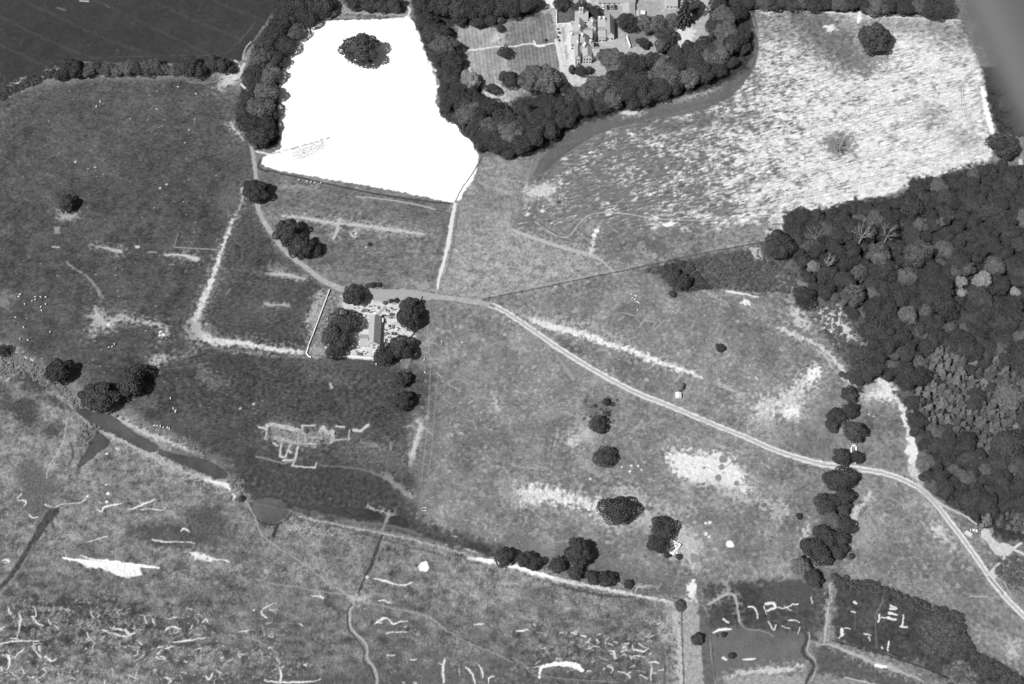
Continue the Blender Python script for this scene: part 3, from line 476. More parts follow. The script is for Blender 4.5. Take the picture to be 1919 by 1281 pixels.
# more small mud pans: a thresholded field over the seaward marsh
def region(s, soft=30):
    keep = A.copy(); A[...] = 0; poly(s, 1.0, soft, 5); m = A.copy(); A[...] = keep; return m
mz = region('-60,1125 100,1115 420,1150 520,1175 560,1290 560,1330 -60,1330') * .9 + region('940,1165 1200,1170 1245,1240 1240,1330 900,1330') * .35
rid = np.abs(N['marsh'] + .35 * N['mid']); m = sm((.2 - rid) / .16) * sm((.6 * N['big'] + 1.0 * N['mid'] - .15) / .6) * mz
A[...] = A + m * .75 * (215 - A); rid = np.abs(N['mid'] + .3 * N['clump']); m = sm((.2 - rid) / .2) * mz * sm((N['marsh'] + .2) / .6); A[...] = A + m * .6 * (190 - A); wd_ = MS * sm((G(1, 1000)[1] - Y) / 60); rid = np.abs(N['clump'] + .4 * N['fine']); m = sm((.14 - rid) / .14) * sm((N['mid'] + .5 * N['marsh'] - .2) / .8) * wd_; A[...] = A + m * .6 * (195 - A); rid = np.abs(N['marsh'] + .2 * N['mid'] - .5); m = sm((.10 - rid) / .1) * wd_ * sm((N['big'] + .2) / .8); A[...] = A + m * .45 * (72 - A)
# faint paths over the marsh
stroke('462,940 478,970 490,1000 520,1025 560,1050 600,1080 640,1108 660,1118', [4, 3, 3, 2, 2, 2, 3, 6], 152, 2.5, .7, .75); stroke('480,1085 520,1095 560,1100 600,1108 650,1114', 2, 148, 2.5, .8, .7)
poly('650,1110 672,1118 690,1112 692,1125 675,1130 655,1124', 178, 7, 3, .9); stroke('690,1130 740,1140 785,1150 810,1160 840,1183 880,1205 930,1225 960,1240', [3, 3, 4, 4, 2, 2, 2, 2], 150, 3, .9, .65)
stroke('960,1232 980,1245 1000,1262 1060,1272 1160,1278', 1.4, 140, 1.8, .4, .7); stroke('1050,1180 1120,1180 1190,1190 1230,1205 1250,1230', 3, 125, 3, 1, .55)
stroke('700,1085 700,1130 665,1160', 1, 120, 3, 1, .01)
stroke('716,1003 706,1030 695,1060 685,1080 672,1110', [4, 5, 5, 4, 3], 66, 2.5, .8, .85, dh=-.4); stroke('720,1004 712,1030 702,1060 690,1085 676,1112', 1.6, 142, 2, .6, .7)
stroke('663,1130 656,1145 655,1160 660,1180 680,1200 687,1215 688,1235 700,1250 706,1270 706,1285', [3, 4, 4, 4, 4, 4, 4, 4, 4, 4], 160, 2.2, .6, .9, dh=-.3)
stroke('660,1132 652,1145 652,1165 656,1182 672,1203 682,1218 682,1238 696,1252 702,1272', 1.8, 60, 1.8, .6, .85, dh=-.3); dots('688,1081,3', 190)
stroke('795,1070 795,1090 790,1120 788,1150 790,1200 792,1280', 1, 92, 1.5, .4, .6); stroke('915,1110 914,1130 912,1150', 1.5, 80, 2, .6, .7); stroke('800,1090 850,1080 900,1060 960,1065', 1.6, 140, 3, 1, .5)
dots('794,1062,8', 250); stroke('545,985 560,990 600,1000 640,1000', 3, 165, 5, 3, .5, [('clump', 20)]); stroke('540,1022 560,1035 580,1045', 4, 85, 5, 2, .6)
stroke('520,985 514,1000 512,1005', [4, 7, 3], 56, 2.5, .8, .9, dh=-.3)
# embankment from the sluice to the right
stroke('440,925 470,938 540,955 600,975 680,990 760,1005 860,1032 900,1042', [5, 5, 5, 6, 7, 8, 8, 8], 128, 4, 1.2, .85, [('clump', 6)], dh=.5)
stroke('600,978 680,1000 760,1022 830,1040', 3, 84, 4, 1, .7); stroke('880,1045 920,1052 960,1060 1000,1073 1060,1088 1120,1100 1180,1112 1230,1122 1262,1130', [6, 8, 8, 8, 7, 7, 6, 5, 5], 196, 3, 1.2, .92, [('clump', 6)], dh=.7)
stroke('895,1047 960,1060 1000,1072 1040,1083', [4, 6, 6, 3], 235, 2.5, 1.2, .9); stroke('1040,1095 1100,1110 1160,1118 1190,1118', [2, 5, 4, 2], 72, 4, 1.2, .8)
stroke('835,1020 850,1018 870,1027 895,1035', [2, 3, 4, 3], 238, 2, 1.2, .95); stroke('845,1003 860,1008', 4, 225, 2, .8)
stroke('545,945 600,955 660,965 720,980 790,1000 860,1020 940,1044', [5, 9, 12, 12, 10, 9, 5], 68, 4, 1.2, .85); stroke('560,968 640,985 720,1000 800,1018 880,1040', 2.5, 165, 2.5, 1, .7, [('clump', 8)], brk=.3)
poly('620,950 700,955 760,985 720,980 650,968', 66, 5, 2, .9); poly('750,960 830,990 900,1010 960,1040 900,1035 820,1012 760,990', 72, 8, 4, .85, [('clump', 10), ('mid', 6)])
stroke('728,962 722,980 716,995', [5, 5, 5], 138, 3, 1, .85); stroke('690,950 715,958 735,965', 3, 170, 3, 1.5, .7, brk=.3); stroke('640,975 730,985 790,1002', 6, 122, 4, 1.2, .7)
poly('1040,1050 1120,1062 1200,1085 1260,1090 1240,1115 1140,1095 1060,1075', 84, 14, 4, .65, [('hst', 6), ('clump', 6)]); stroke('1190,1115 1195,1100 1215,1097', 2, 180, 2, .8, .8); stroke('1150,1090 1165,1095 1220,1100 1235,1100', [4, 3, 3, 2], 165, 3, 1.5, .7)
stroke('960,1020 1100,1050 1200,1070', 12, 104, 20, 4, .35)  # with the dark poly above, paints the shade strip over the embankment row
# path strip south at x=1270-1320
poly('1250,1128 1275,1135 1278,1200 1282,1290 1268,1290 1268,1230 1262,1180 1245,1140', 150, 4, 2.5, .9, [('clump', 14)]); stroke('1265,1150 1273,1200 1276,1285', [9, 8, 7], 178, 4, 1.5, .8, [('clump', 8)])
poly('1282,1128 1300,1125 1310,1150 1313,1195 1318,1260 1322,1290 1282,1290 1280,1190', 158, 4, 1.5, .95, [('clump', 8), ('mid', 6)]); stroke('1277,1140 1278,1200 1282,1285', 1.6, 88, 1.5, .3, .8)
poly('1290,1088 1302,1087 1304,1112 1298,1122 1288,1118', 222, 3, 1.5, .95); stroke('1282,1122 1296,1126 1300,1118 1310,1135', 3, 190, 3, 1, .8); stroke('1262,1120 1282,1124', 3, 70, 3, 1, .8)
poly('1308,1130 1325,1128 1335,1200 1345,1290 1320,1290 1314,1200', 100, 4, 1, .9, [('mid', 4)]); stroke('1300,1128 1320,1138 1330,1170 1332,1220 1342,1285', 1.8, 142, 2, .5, .75); stroke('1330,1160 1335,1215 1338,1262 1345,1280', 1.8, 64, 2, .7, .7)
stroke('1240,1175 1255,1172 1262,1180 1242,1195', 5, 165, 4, 2, .7); stroke('1243,1215 1250,1245 1252,1285', 1.4, 150, 2, .5, .6); stroke('1236,1195 1245,1230 1245,1285', 2, 75, 2, .6, .5)
# wet fields bottom right
poly('1320,1095 1400,1090 1500,1085 1560,1100 1545,1180 1520,1200 1330,1190 1325,1140', 80, 6, 3, .95, [('mid', 6), ('clump', 5)])
poly('1330,1180 1380,1172 1430,1180 1515,1185 1510,1240 1505,1265 1420,1262 1345,1270', 106, 6, 1.5, .95, [('frac', 3)])
poly('1385,1095 1430,1100 1430,1160 1385,1175 1340,1150 1370,1120', 62, 8, 3, .6, [('mid', 5)]); poly('1430,1100 1540,1085 1545,1130 1440,1130', 86, 10, 4, .8, [('clump', 8)])
stroke('1328,1132 1345,1122 1365,1112 1378,1120 1384,1150 1385,1165', [3, 5, 6, 4, 3, 2], 168, 3, 1, .8); stroke('1355,1087 1362,1100 1368,1112', 6, 150, 4, 1.5, .8); stroke('1385,1165 1400,1178 1430,1182 1450,1192', 1.5, 150, 2, .6, .7); stroke('1337,1185 1352,1179 1370,1179', [2, 4, 2], 238, 2, .6)
for q, wds in (('1402,1136 1412,1138 1418,1146 1420,1158', [4, 5, 4, 3]), ('1434,1132 1448,1130 1452,1138 1438,1144', [6, 7, 6, 4]), ('1432,1136 1436,1150', [3, 2]), ('1455,1137 1470,1140 1485,1132 1495,1132', [2, 3, 3, 4]), ('1440,1165 1450,1180 1455,1170', [3, 3, 2]), ('1465,1173 1480,1178', [2, 2]), ('1478,1162 1490,1162 1498,1166', [3, 2, 2]), ('1495,1186 1500,1175', [2, 2]), ('1355,1160 1365,1166', [5, 4]), ('1355,1232 1362,1236', [6, 5]), ('1392,1235 1405,1235 1415,1234', [3, 6, 2]), ('1520,1118 1522,1130', [2, 3]), ('1470,1135 1480,1142 1488,1146', [2, 2, 2])):
    stroke(q, [w_ * .75 for w_ in wds], 238, 1.6, .8, .95, dh=-.1, halo=False)
dots('1372,1228,6', 62); dots('1357,1188,5 1345,1190,3 1450,1155,6 1485,1150,6 1510,1150,8 1470,1150,5', 68, al=.75)
stroke('1362,1270 1385,1262 1410,1258 1450,1256 1485,1252 1505,1245', [3, 5, 8, 8, 6, 3], 190, 3, 2, .85, [('clump', 14)]); poly('1365,1272 1420,1264 1500,1262 1510,1290 1360,1290', 152, 6, 2, .9, [('hst', 8)])
stroke('1510,1185 1512,1200 1505,1215 1508,1228 1522,1238 1526,1250 1515,1270 1510,1285', [4, 5, 6, 5, 6, 5, 4, 4], 70, 2.5, .8, .9, dh=-.3); stroke('1516,1185 1517,1202 1512,1220 1526,1235 1530,1252 1520,1275', 2, 165, 2, .6, .8)
stroke('1557,1095 1556,1120 1552,1150 1548,1180 1545,1205', [4, 5, 6, 5, 3], 172, 3, 1.4, .9, brk=.15); stroke('1530,1105 1535,1160 1520,1180', 8, 105, 6, 2, .5)
poly('1565,1105 1600,1090 1680,1110 1740,1145 1790,1155 1802,1150 1800,1180 1830,1220 1880,1245 1919,1270 1919,1300 1800,1300 1720,1240 1620,1220 1560,1195', 72, 5, 3, .95, [('frac', 5), ('mid', 5), ('clump', 5)])
poly('1725,1170 1790,1150 1805,1185 1780,1215 1735,1225', 92, 12, 5, .8, [('clump', 14)]); poly('1775,1245 1810,1238 1830,1260 1820,1290 1770,1290', 128, 5, 3, .9, [('clump', 20)])
stroke('1568,1105 1562,1130 1558,1165 1560,1190 1575,1196', 2.2, 125, 2, .5, .8); stroke('1600,1148 1603,1160 1601,1180', 2, 110, 2, .5, .7); stroke('1655,1115 1653,1130 1642,1150 1641,1165 1643,1212', [4, 4, 3, 2, 2], 122, 3, .8, .75)
for q, wds in (('1601,1128 1605,1131', [6, 5]), ('1596,1145 1603,1147', [3, 3]), ('1578,1178 1577,1190', [6, 6]), ('1584,1176 1594,1178', [3, 2]), ('1573,1195 1580,1188', [2, 4]), ('1620,1187 1632,1189', [3, 2]), ('1628,1192 1630,1200', [3, 2]), ('1648,1152 1646,1165', [4, 3]), ('1668,1140 1678,1142', [5, 3]), ('1667,1148 1680,1152', [7, 4]), ('1665,1158 1678,1161', [8, 4]), ('1650,1157 1668,1158', [2, 4]), ('1693,1152 1692,1165 1690,1174', [3, 3, 4]), ('1688,1174 1700,1175', [5, 4]), ('1665,1203 1664,1218', [4, 3]), ('1652,1213 1654,1216', [4, 3]), ('1680,1140 1670,1135', [4, 5])):
    stroke(q, [w_ * .78 for w_ in wds], 240, 1.6, .7, .95, dh=-.1, halo=False)
stroke('1560,1200 1600,1210 1640,1220 1700,1240 1730,1250 1780,1270', 3, 58, 2, .6, .85, dh=-.3); stroke('1560,1196 1620,1214 1680,1232', 1.2, 100, 1.5, .4, .6)
poly('1530,1200 1620,1235 1720,1275 1730,1290 1530,1290', 90, 6, 3, .9, [('mid', 5)]); stroke('1530,1205 1560,1210 1600,1225 1640,1243 1670,1252 1700,1264 1725,1272', [2, 4, 6, 6, 7, 4, 2], 170, 3, 1.4, .9, brk=.1); stroke('1640,1246 1660,1250', 4, 240, 2, 1)
poly('1530,1262 1600,1270 1650,1285 1640,1295 1520,1295', 140, 6, 3, .8, [('hst', 8)]); stroke('1582,1269 1610,1275 1640,1282', 1.6, 190, 2, .8, .8); stroke('1685,1212 1702,1211', 2, 112, 2, .5, .6)
poly('1842,125 1960,125 1960,262 1870,248 1852,190', 62, 5, 2, 1, SHADED_FLOOR)  # floor under the edge trees, canopy shade painted in
stroke('1882,293 1883,320', 5, 215, 2); stroke('1912,300 1915,325', 6, 200, 3)
# mansion grounds
poly('1000,-40 1320,-40 1330,60 1290,90 1240,90 1230,115 1150,150 1100,165 1060,165 1040,100 1030,30 1000,20', 168, 4, 2, 1, [('frac', 6), ('mid', 5)])
LAWN = poly('860,48 905,52 940,40 1000,40 1030,20 1044,60 1052,120 1050,160 975,175 950,195 905,178 895,140 870,110 858,90', 160, 3, 1.5, 1, [('frac', 8), ('mid', 5)], ret=True)
poly('942,40 1000,42 1030,20 1044,60 1053,125 1000,140 950,130 948,90', 128, 3, 1, .9, [('frac', 8), ('mid', 4)])
sx = X * 1.0 + Y * .10; stripe = np.sin(sx * 2 * pi / 2.9) + .6 * np.sin(sx * 2 * pi / 7.3); A += LAWN * stripe * 9
stroke('860,95 890,93 930,87 960,87 985,82 1000,82 1008,85 1040,80', [3, 4, 4, 3, 3, 3, 4, 3], 208, 3, .8, .85); stroke('945,52 943,90 950,130', 6, 172, 5, 1.5, .7); stroke('860,108 868,118 885,138', 6, 215, 7, 2, .7); stroke('932,65 928,75', 10, 205, 8, 2, .7)
poly('905,168 940,160 945,182 920,188', 205, 6, 2, .85, [('clump', 10)]); poly('925,185 950,180 955,198 940,200', 180, 5, 2, .8, [('clump', 16)]); stroke('1042,75 1050,110 1058,150 1068,155', [7, 8, 8, 6], 205, 3, .8, .9); stroke('1000,76 1006,86 1020,86', 3, 225, 2, .5)
poly('1042,48 1070,46 1080,120 1100,128 1110,155 1062,158 1050,90', 198, 4, 1.5, .9, [('mid', 5)]); poly('1043,18 1062,18 1072,45 1043,47', 98, 3, 1.5, .9, [('clump', 18)]); stroke('1055,52 1057,75', 6, 148, 5, 1, .7); stroke('1060,85 1062,108', 4, 150, 4, 1, .7)
poly('1020,-20 1042,-20 1040,14 1022,14', 222, 3, 1); poly('1080,-20 1110,-20 1105,5 1095,12 1085,5', 215, 3, 1, .9)
poly('1120,6 1250,0 1250,10 1210,40 1170,50 1130,40', 160, 3, 1, .9, [('mid', 4)]); poly('1122,78 1165,72 1180,100 1175,112 1140,95', 176, 4, 1, .9, [('mid', 4)]); poly('1175,58 1225,62 1210,85 1178,86', 120, 6, 3, .85, [('clump', 8)])
poly('1260,50 1305,52 1300,70 1280,88 1262,75 1268,62', 212, 6, 2, .9, [('mid', 8)]); poly('1300,0 1340,-20 1330,20 1312,32 1302,25', 180, 5, 1, .85); stroke('1338,0 1325,15 1312,30', 4, 225, 3, 1, .9); dots('1057,178,3 1175,140,3 1240,116,2 1016,215,1.5', 225)
poly('1168,208 1190,206 1200,212 1180,216 1165,214', 205, 4, 1.5, .85)
# churchyard
CY = poly('640,552 690,556 740,570 790,566 785,600 776,640 760,660 705,672 640,668 610,652 622,600', 213, 4, 2.0, .97, [('mid', 7), ('clump', 14), ('fine', 6)], ret=True)
poly('618,545 645,552 635,590 612,640 580,650 590,620', 128, 5, 3, .85, [('clump', 24), ('mid', 10)]); poly('580,650 610,652 612,668 582,668', 160, 5, 2, .7, [('clump', 18)])
stroke('722,575 712,585 706,592', 5, 165, 2, .4, .9); stroke('620,667 660,670 704,674', 3, 190, 2, .6, .85)
stroke('700,672 715,680 735,685', 3, 175, 3, 1, .7); poly('755,660 770,665 762,690 752,690', 150, 6, 3, .7, [('clump', 12)])
poly('690,676 745,680 755,700 720,706 690,690', 74, 10, 4, .6, [('clump', 6)])
# field boundaries as thin dark lines; the long diagonal one is a painted shadow
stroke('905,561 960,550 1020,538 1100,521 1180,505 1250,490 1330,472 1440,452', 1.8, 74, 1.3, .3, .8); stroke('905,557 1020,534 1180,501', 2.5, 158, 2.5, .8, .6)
stroke('757,775 760,830 763,880 771,925 772,990', 1.2, 96, 1.4, .4, .6, brk=.3); stroke('768,925 771,932', 4, 165, 3, 1, .7)
stroke('478,540 500,520', 1, 100, 1, 0, .01)
# ---- roads, tracks, yards and water: sheets of their own just above the ground
ROADV = stroke('466,245 470,270 476,300 480,340 483,385 495,415 515,445 540,475 575,502 605,525 640,541 680,551 730,552 780,551 820,556 880,563 925,573',
   [6, 6, 8, 8, 9, 9, 9, 10, 10, 10, 12, 14, 15, 13, 11, 11, 10], 172, 1.6, .5, .97, [('mid', 5), ('fine', 4)], ret=True)
ROADV = np.maximum(ROADV, poly('635,535 660,538 700,541 760,541 800,548 810,560 780,566 740,570 700,562 650,552', 168, 2, .8, .97, [('mid', 3)], ret=True))
LANE2 = '918,571 935,577 960,592 1000,619 1035,644 1075,670 1120,697 1160,719 1200,739 1250,758 1300,779 1350,800 1400,820 1450,842 1500,859 1545,870 1590,876 1620,880 1660,887 1700,902 1730,920 1755,945 1780,978 1805,1010 1835,1053 1862,1092 1890,1125 1925,1160'
l2 = [tuple(map(float, t.split(','))) for t in LANE2.split()]
stroke(LANE2, 17, 150, 6, 2, .55, brk=.2)
TRK = stroke(LANE2, [9, 9, 10, 11, 11, 11, 11, 11, 11, 10, 9, 9, 9, 9, 11, 14, 13, 12, 11, 10, 10, 10, 11, 11, 11, 12, 12, 12], 212, 1.8, .9, .97, [('mid', 6), ('fine', 5)], ret=True)
def offs(pts, d):
    o = []
    for i, p in enumerate(pts):
        a = pts[max(i - 1, 0)]; b = pts[min(i + 1, len(pts) - 1)]; L = math.hypot(b[0] - a[0], b[1] - a[1]); o.append((p[0] - (b[1] - a[1]) / L * d, p[1] + (b[0] - a[0]) / L * d))
    return o
stroke(offs(l2, 0), 2.2, 158, 1.6, .6, .9, brk=.25); stroke(offs(l2, 4.6), 1.2, 232, 1.2, .4, .6, brk=.3); stroke(offs(l2, -4.2), 1.2, 228, 1.2, .4, .6, brk=.3); stroke(offs(l2, 5.5), 1.5, 120, 2, .6, .4, brk=.4)
stroke('466,245 478,320 483,385 515,445 575,502 620,532', 1.2, 160, 1.5, .2, .01)
TRK = np.maximum(TRK, stroke('853,381 849,400 844,430 839,460 829,500 823,520 820,540', [6, 7, 8, 8, 6, 6, 4], 226, 1.6, .7, .97, [('fine', 4)], ret=True)); stroke('860,385 853,430 847,470 835,515', 3, 88, 3, 1, .55, brk=.3)
TRK = np.maximum(TRK, stroke('457,120 451,135 450,145', [7, 6, 4], 206, 2, .6, .95, ret=True)); stroke('480,283 500,288 510,290', 4, 205, 2, .6, .9)
YARD = poly('1845,989 1836,998 1841,1008 1853,1019 1858,1030 1866,1039 1883,1043 1896,1034 1903,1026 1883,1018 1870,1016 1861,1008 1858,1000 1852,992', 204, 1.6, .8, .97, [('mid', 5), ('fine', 3)], ret=True, curve=True)
TRK = np.maximum(TRK, stroke('1896,1028 1910,1034 1930,1045', 4, 216, 1.6, .5, .95, ret=True)); stroke('1900,1026 1914,1018', 4, 200, 2, .8, .9)
TRK = np.maximum(TRK, stroke('1884,1042 1870,1056 1852,1076', [4, 5, 6], 204, 1.6, .6, .95, ret=True)); stroke('1879,1045 1863,1060 1850,1073', 1.2, 88, 1.2, .2, .9, dh=-.3); stroke('1812,968 1822,976 1830,982', 3, 192, 1.6, .5, .9)
poly('1850,1070 1862,1068 1872,1078 1865,1085 1855,1080', 196, 3, 1, .9); stroke('1868,1080 1885,1095 1896,1120', 2, 165, 2.5, .8, .7); stroke('1853,1080 1870,1100 1880,1112', 2, 84, 1.5, .4, .7)
stroke('1722,905 1740,925 1770,948 1800,962 1812,968', 3, 182, 3, 1, .8)
WAT = np.zeros_like(A)
for s_, v_ in (('138,757 152,768 175,772 200,776 212,780 232,796 252,811 272,822 290,831 296,838 286,846 262,838 240,826 218,814 196,806 178,800 160,782 146,772', 83), ('298,842 312,847 335,853 360,856 385,862 405,872 422,884 426,892 412,896 392,890 365,878 335,866 312,856 300,850', 83),
              ('184,812 196,818 206,828 200,835 186,845 172,858 155,870 146,873 158,852 170,830', 80), ('472,944 485,936 505,934 525,938 537,950 538,962 528,972 510,978 490,972 475,960', 98), ('640,951 690,955 712,962 708,972 680,968 650,960', 62), ('735,966 755,972 765,984 750,984 732,976', 64), ('880,1015 905,1022 918,1030 900,1030 882,1022', 68)):
    stroke(s_ + ' ' + s_.split()[0], 3, v_ - 14, 2, 1, .7, curve=True)
    WAT = np.maximum(WAT, poly(s_, v_, 1.8, 1, .97, [('frac', 5), ('big', 3)], ret=True, curve=True, dh=-.15))

# relief: small real bumps so that the turf, tussocks and stubble catch the light
rough = .035 + 0 * A; rough = rough + .055 * MS + .012 * WH - .02 * WF
rough = rough * (1 - np.clip(np.maximum(ROADV, TRK) + WAT, 0, 1) * .9)
H += (N['fine'] * .8 + N['clump'] * 1.0 + N['mid'] * .9).astype(np.float32) * rough
ext = lambda g_, o: np.concatenate([[g_[0] - d for d in o[::-1]], g_, [g_[-1] + d for d in o]])
OUT = [20, 80, 260, 900, 3000, 9000]; k_ = len(OUT)
ggx, ggy = ext(gx, OUT), ext(gy, OUT)
Ap = np.pad(np.clip(A, 20, 255), k_, mode='edge'); Ap[:k_ - 1, :] = 100; Ap[-k_ + 1:, :] = 100; Ap[:, :k_ - 1] = 100; Ap[:, -k_ + 1:] = 100
Hp = np.pad(H, k_, mode='constant')
ALB = (lin(Ap) / K * np.where(Ap > 250, 1.12, 1)).astype(np.float32)
def ground_material(name, rough_=0.95, spec=0.1, nscale=1.2, am=.16):
    m = bpy.data.materials.new(name); m.use_nodes = True; n = m.node_tree; b = n.nodes['Principled BSDF']
    b.inputs['Roughness'].default_value = rough_; b.inputs['Specular IOR Level'].default_value = spec
    at = n.nodes.new('ShaderNodeAttribute'); at.attribute_name = 'albedo'
    tc = n.nodes.new('ShaderNodeTexCoord'); ns = n.nodes.new('ShaderNodeTexNoise'); ns.inputs['Scale'].default_value = nscale; ns.inputs['Detail'].default_value = 4
    n.links.new(tc.outputs['Object'], ns.inputs['Vector'])
    mr = n.nodes.new('ShaderNodeMapRange'); mr.inputs['From Min'].default_value = .3; mr.inputs['From Max'].default_value = .7; mr.inputs['To Min'].default_value = 1 - am; mr.inputs['To Max'].default_value = 1 + am
    n.links.new(ns.outputs['Fac'], mr.inputs['Value']); mu = n.nodes.new('ShaderNodeMath'); mu.operation = 'MULTIPLY'
    n.links.new(at.outputs['Fac'], mu.inputs[0]); n.links.new(mr.outputs[0], mu.inputs[1]); n.links.new(mu.outputs[0], b.inputs['Base Color']); return m
def sheet(name, jj, ii, xs, ys, Hh, Aa, m, lift=0.0):
    """quads (jj,ii) of the grid as one mesh"""
    W_ = len(xs); idx = np.stack([jj * W_ + ii, jj * W_ + ii + 1, (jj + 1) * W_ + ii + 1, (jj + 1) * W_ + ii], 1)
    u, inv = np.unique(idx, return_inverse=True); inv = inv.reshape(-1, 4); vj, vi = u // W_, u % W_
    co = np.stack([xs[vi], ys[vj], Hh[vj, vi] + lift], 1).astype(np.float32); n = len(jj)
    me = bpy.data.meshes.new(name); me.vertices.add(len(u)); me.vertices.foreach_set('co', co.ravel())
    me.loops.add(n * 4); me.loops.foreach_set('vertex_index', inv.astype(np.int32).ravel())
    me.polygons.add(n); me.polygons.foreach_set('loop_start', np.arange(0, n * 4, 4, dtype=np.int32))
    me.materials.append(m); at = me.attributes.new('albedo', 'FLOAT', 'POINT'); at.data.foreach_set('value', Aa[vj, vi].astype(np.float32))
    me.update(calc_edges=True); me.shade_smooth(); return link(name, me)
def cells(mask): return np.nonzero((mask[:-1, :-1] > .5) & (mask[1:, 1:] > .5) & (mask[1:, :-1] > .5) & (mask[:-1, 1:] > .5))
jj, ii = np.nonzero(np.ones((len(ggy) - 1, len(ggx) - 1), bool))
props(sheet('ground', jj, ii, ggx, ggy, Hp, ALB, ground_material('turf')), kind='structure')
AL = (lin(np.clip(A, 20, 255)) / K).astype(np.float32)
for nm, mk, mt in (('road', ROADV, ground_material('tarmac', .85, .25, 2, .06)), ('track', TRK, ground_material('gravel_track', .95, .1, 2, .1)), ('gravel_yard', YARD, ground_material('gravel', .95, .1, 2, .1)),
                   ('water', WAT, ground_material('silty_water', .25, .5, .3, .03))):
    a_, b_ = cells(mk); Hs = H if nm != 'water' else H * .2 - .1
    props(sheet(nm, a_, b_, gx, gy, Hs, AL, mt, .03 if nm != 'water' else .12), kind='structure')
a_, b_ = cells(WF); wf = sheet('stubble_field', a_, b_, gx, gy, H, (lin(np.clip(A, 20, 255)) / K * 1.12).astype(np.float32), ground_material('stubble', .95, .05, 1, .03), .02); props(wf, kind='structure')
def zat(x, y):
    i = int(round((x - gx[0]) / STEP)); j = int(round((y - gy[0]) / STEP))
    return float(H[j, i]) if 0 <= i < NX and 0 <= j < NY else 0.0
# ------------------------------------------------------------------ trees
LEAF = mat('dark_foliage', 0, .8, .25, .6, alb_value=.065, rnd=.16); LEAF2 = mat('mid_foliage', 0, .8, .25, .6, alb_value=.135, rnd=.2)
LEAF3 = mat('pale_foliage', 0, .8, .2, .6, alb_value=.30, rnd=.15); NEEDLE = mat('conifer_foliage', 0, .8, .3, 1.2, alb_value=.125, rnd=.4)
BARK = mat('bark', 0, .95, .2, 3, alb_value=.12); DEAD = mat('bleached_wood', 0, .9, .15, 3, alb_value=.27)
def fib(n):
    k = np.arange(n) + .5; z = 1 - 2 * k / n; ph = pi * (1 + 5 ** .5) * k; r = np.sqrt(1 - z * z); return np.stack([r * np.cos(ph), r * np.sin(ph), z], 1)
def leafquads(Pn, Nn, size, g, jit=.55, asp=.75):
    n = len(Pn); nn = Nn + jit * g.standard_normal((n, 3)); nn /= np.linalg.norm(nn, axis=1, keepdims=True)
    a = np.cross(nn, g.standard_normal((n, 3))); a /= np.linalg.norm(a, axis=1, keepdims=True); b = np.cross(nn, a)
    s = size * g.uniform(.6, 1.35, (n, 1)); a = a * s; b = b * s * asp
    V = np.stack([Pn - a * .9 - b, Pn + a - b * .7, Pn + a * .8 + b, Pn - a + b * .8], 1); return V.reshape(-1, 3)
def broadleaf(seed, nl=20, per=260, size=.055, squash=.78, lob=(.26, .42), open_=0.0):
    """unit crown: radius 1, middle at z=1; lobes of leaf sprays with gaps between them"""
    g = np.random.default_rng(seed); d = fib(nl * 2 + 6); d = d[d[:, 2] > -.55]; g.shuffle(d); d = d[:nl]
    d = d + .22 * g.standard_normal(d.shape); d /= np.linalg.norm(d, axis=1, keepdims=True)
    rad = g.uniform(lob[0], lob[1], len(d)); c = d * (1.0 - rad * .9)[:, None] * g.uniform(.8, 1.08, (len(d), 1)); c[:, 2] *= squash
    c *= g.uniform(.86, 1.2, (len(c), 1)) ** np.array([1, 1, .6]); c = np.vstack([c, [[0, 0, .05]], .35 * g.standard_normal((3, 3)) * [1, 1, .5]]); rad = np.append(rad, [.6, .45, .45, .45])
    Vs = []
    for k in range(len(c)):
        n = int(per * (rad[k] / .34) ** 2); q = fib(n); q = q + .1 * g.standard_normal(q.shape); q /= np.linalg.norm(q, axis=1, keepdims=True)
        q = q[(q[:, 2] > -.35)]
        bump = 1 + .10 * np.sin(q[:, 0] * 9 + k) * np.sin(q[:, 1] * 9 + 2 * k) + .10 * g.standard_normal(len(q))
        p = c[k] + q * rad[k] * bump[:, None] * [1, 1, .9]
        inside = np.zeros(len(p), bool)
        for m in range(len(c)):
            if m != k: inside |= np.linalg.norm((p - c[m]) / [1, 1, .9], axis=1) < rad[m] * .86
        keep = ~inside & (g.random(len(p)) > open_); Vs.append(leafquads(p[keep], q[keep], size, g))
    V = np.vstack(Vs); a = g.uniform(0, 6.28); V = V * (1 + .06 * np.sin(2 * np.arctan2(V[:, 1], V[:, 0]) + a) + .05 * np.sin(3 * np.arctan2(V[:, 1], V[:, 0]) + 2 * a))[:, None] ** np.array([1, 1, 0]); V[:, 2] += 1.0; return V
def columnar(seed, n=2600, size=.085, h=3.4):
    g = np.random.default_rng(seed); z = g.uniform(0, 1, n); th = g.uniform(0, 2 * pi, n); r = np.sin(np.clip(z * .93 + .07, 0, 1) * pi) ** .6 * (1 + .12 * np.sin(th * 5 + z * 9)); r = r * (1 - .25 * z)
    P_ = np.stack([r * np.cos(th), r * np.sin(th), .2 + z * h], 1); Nn = np.stack([np.cos(th), np.sin(th), .35 + z], 1); return leafquads(P_, Nn, size, g, .4)
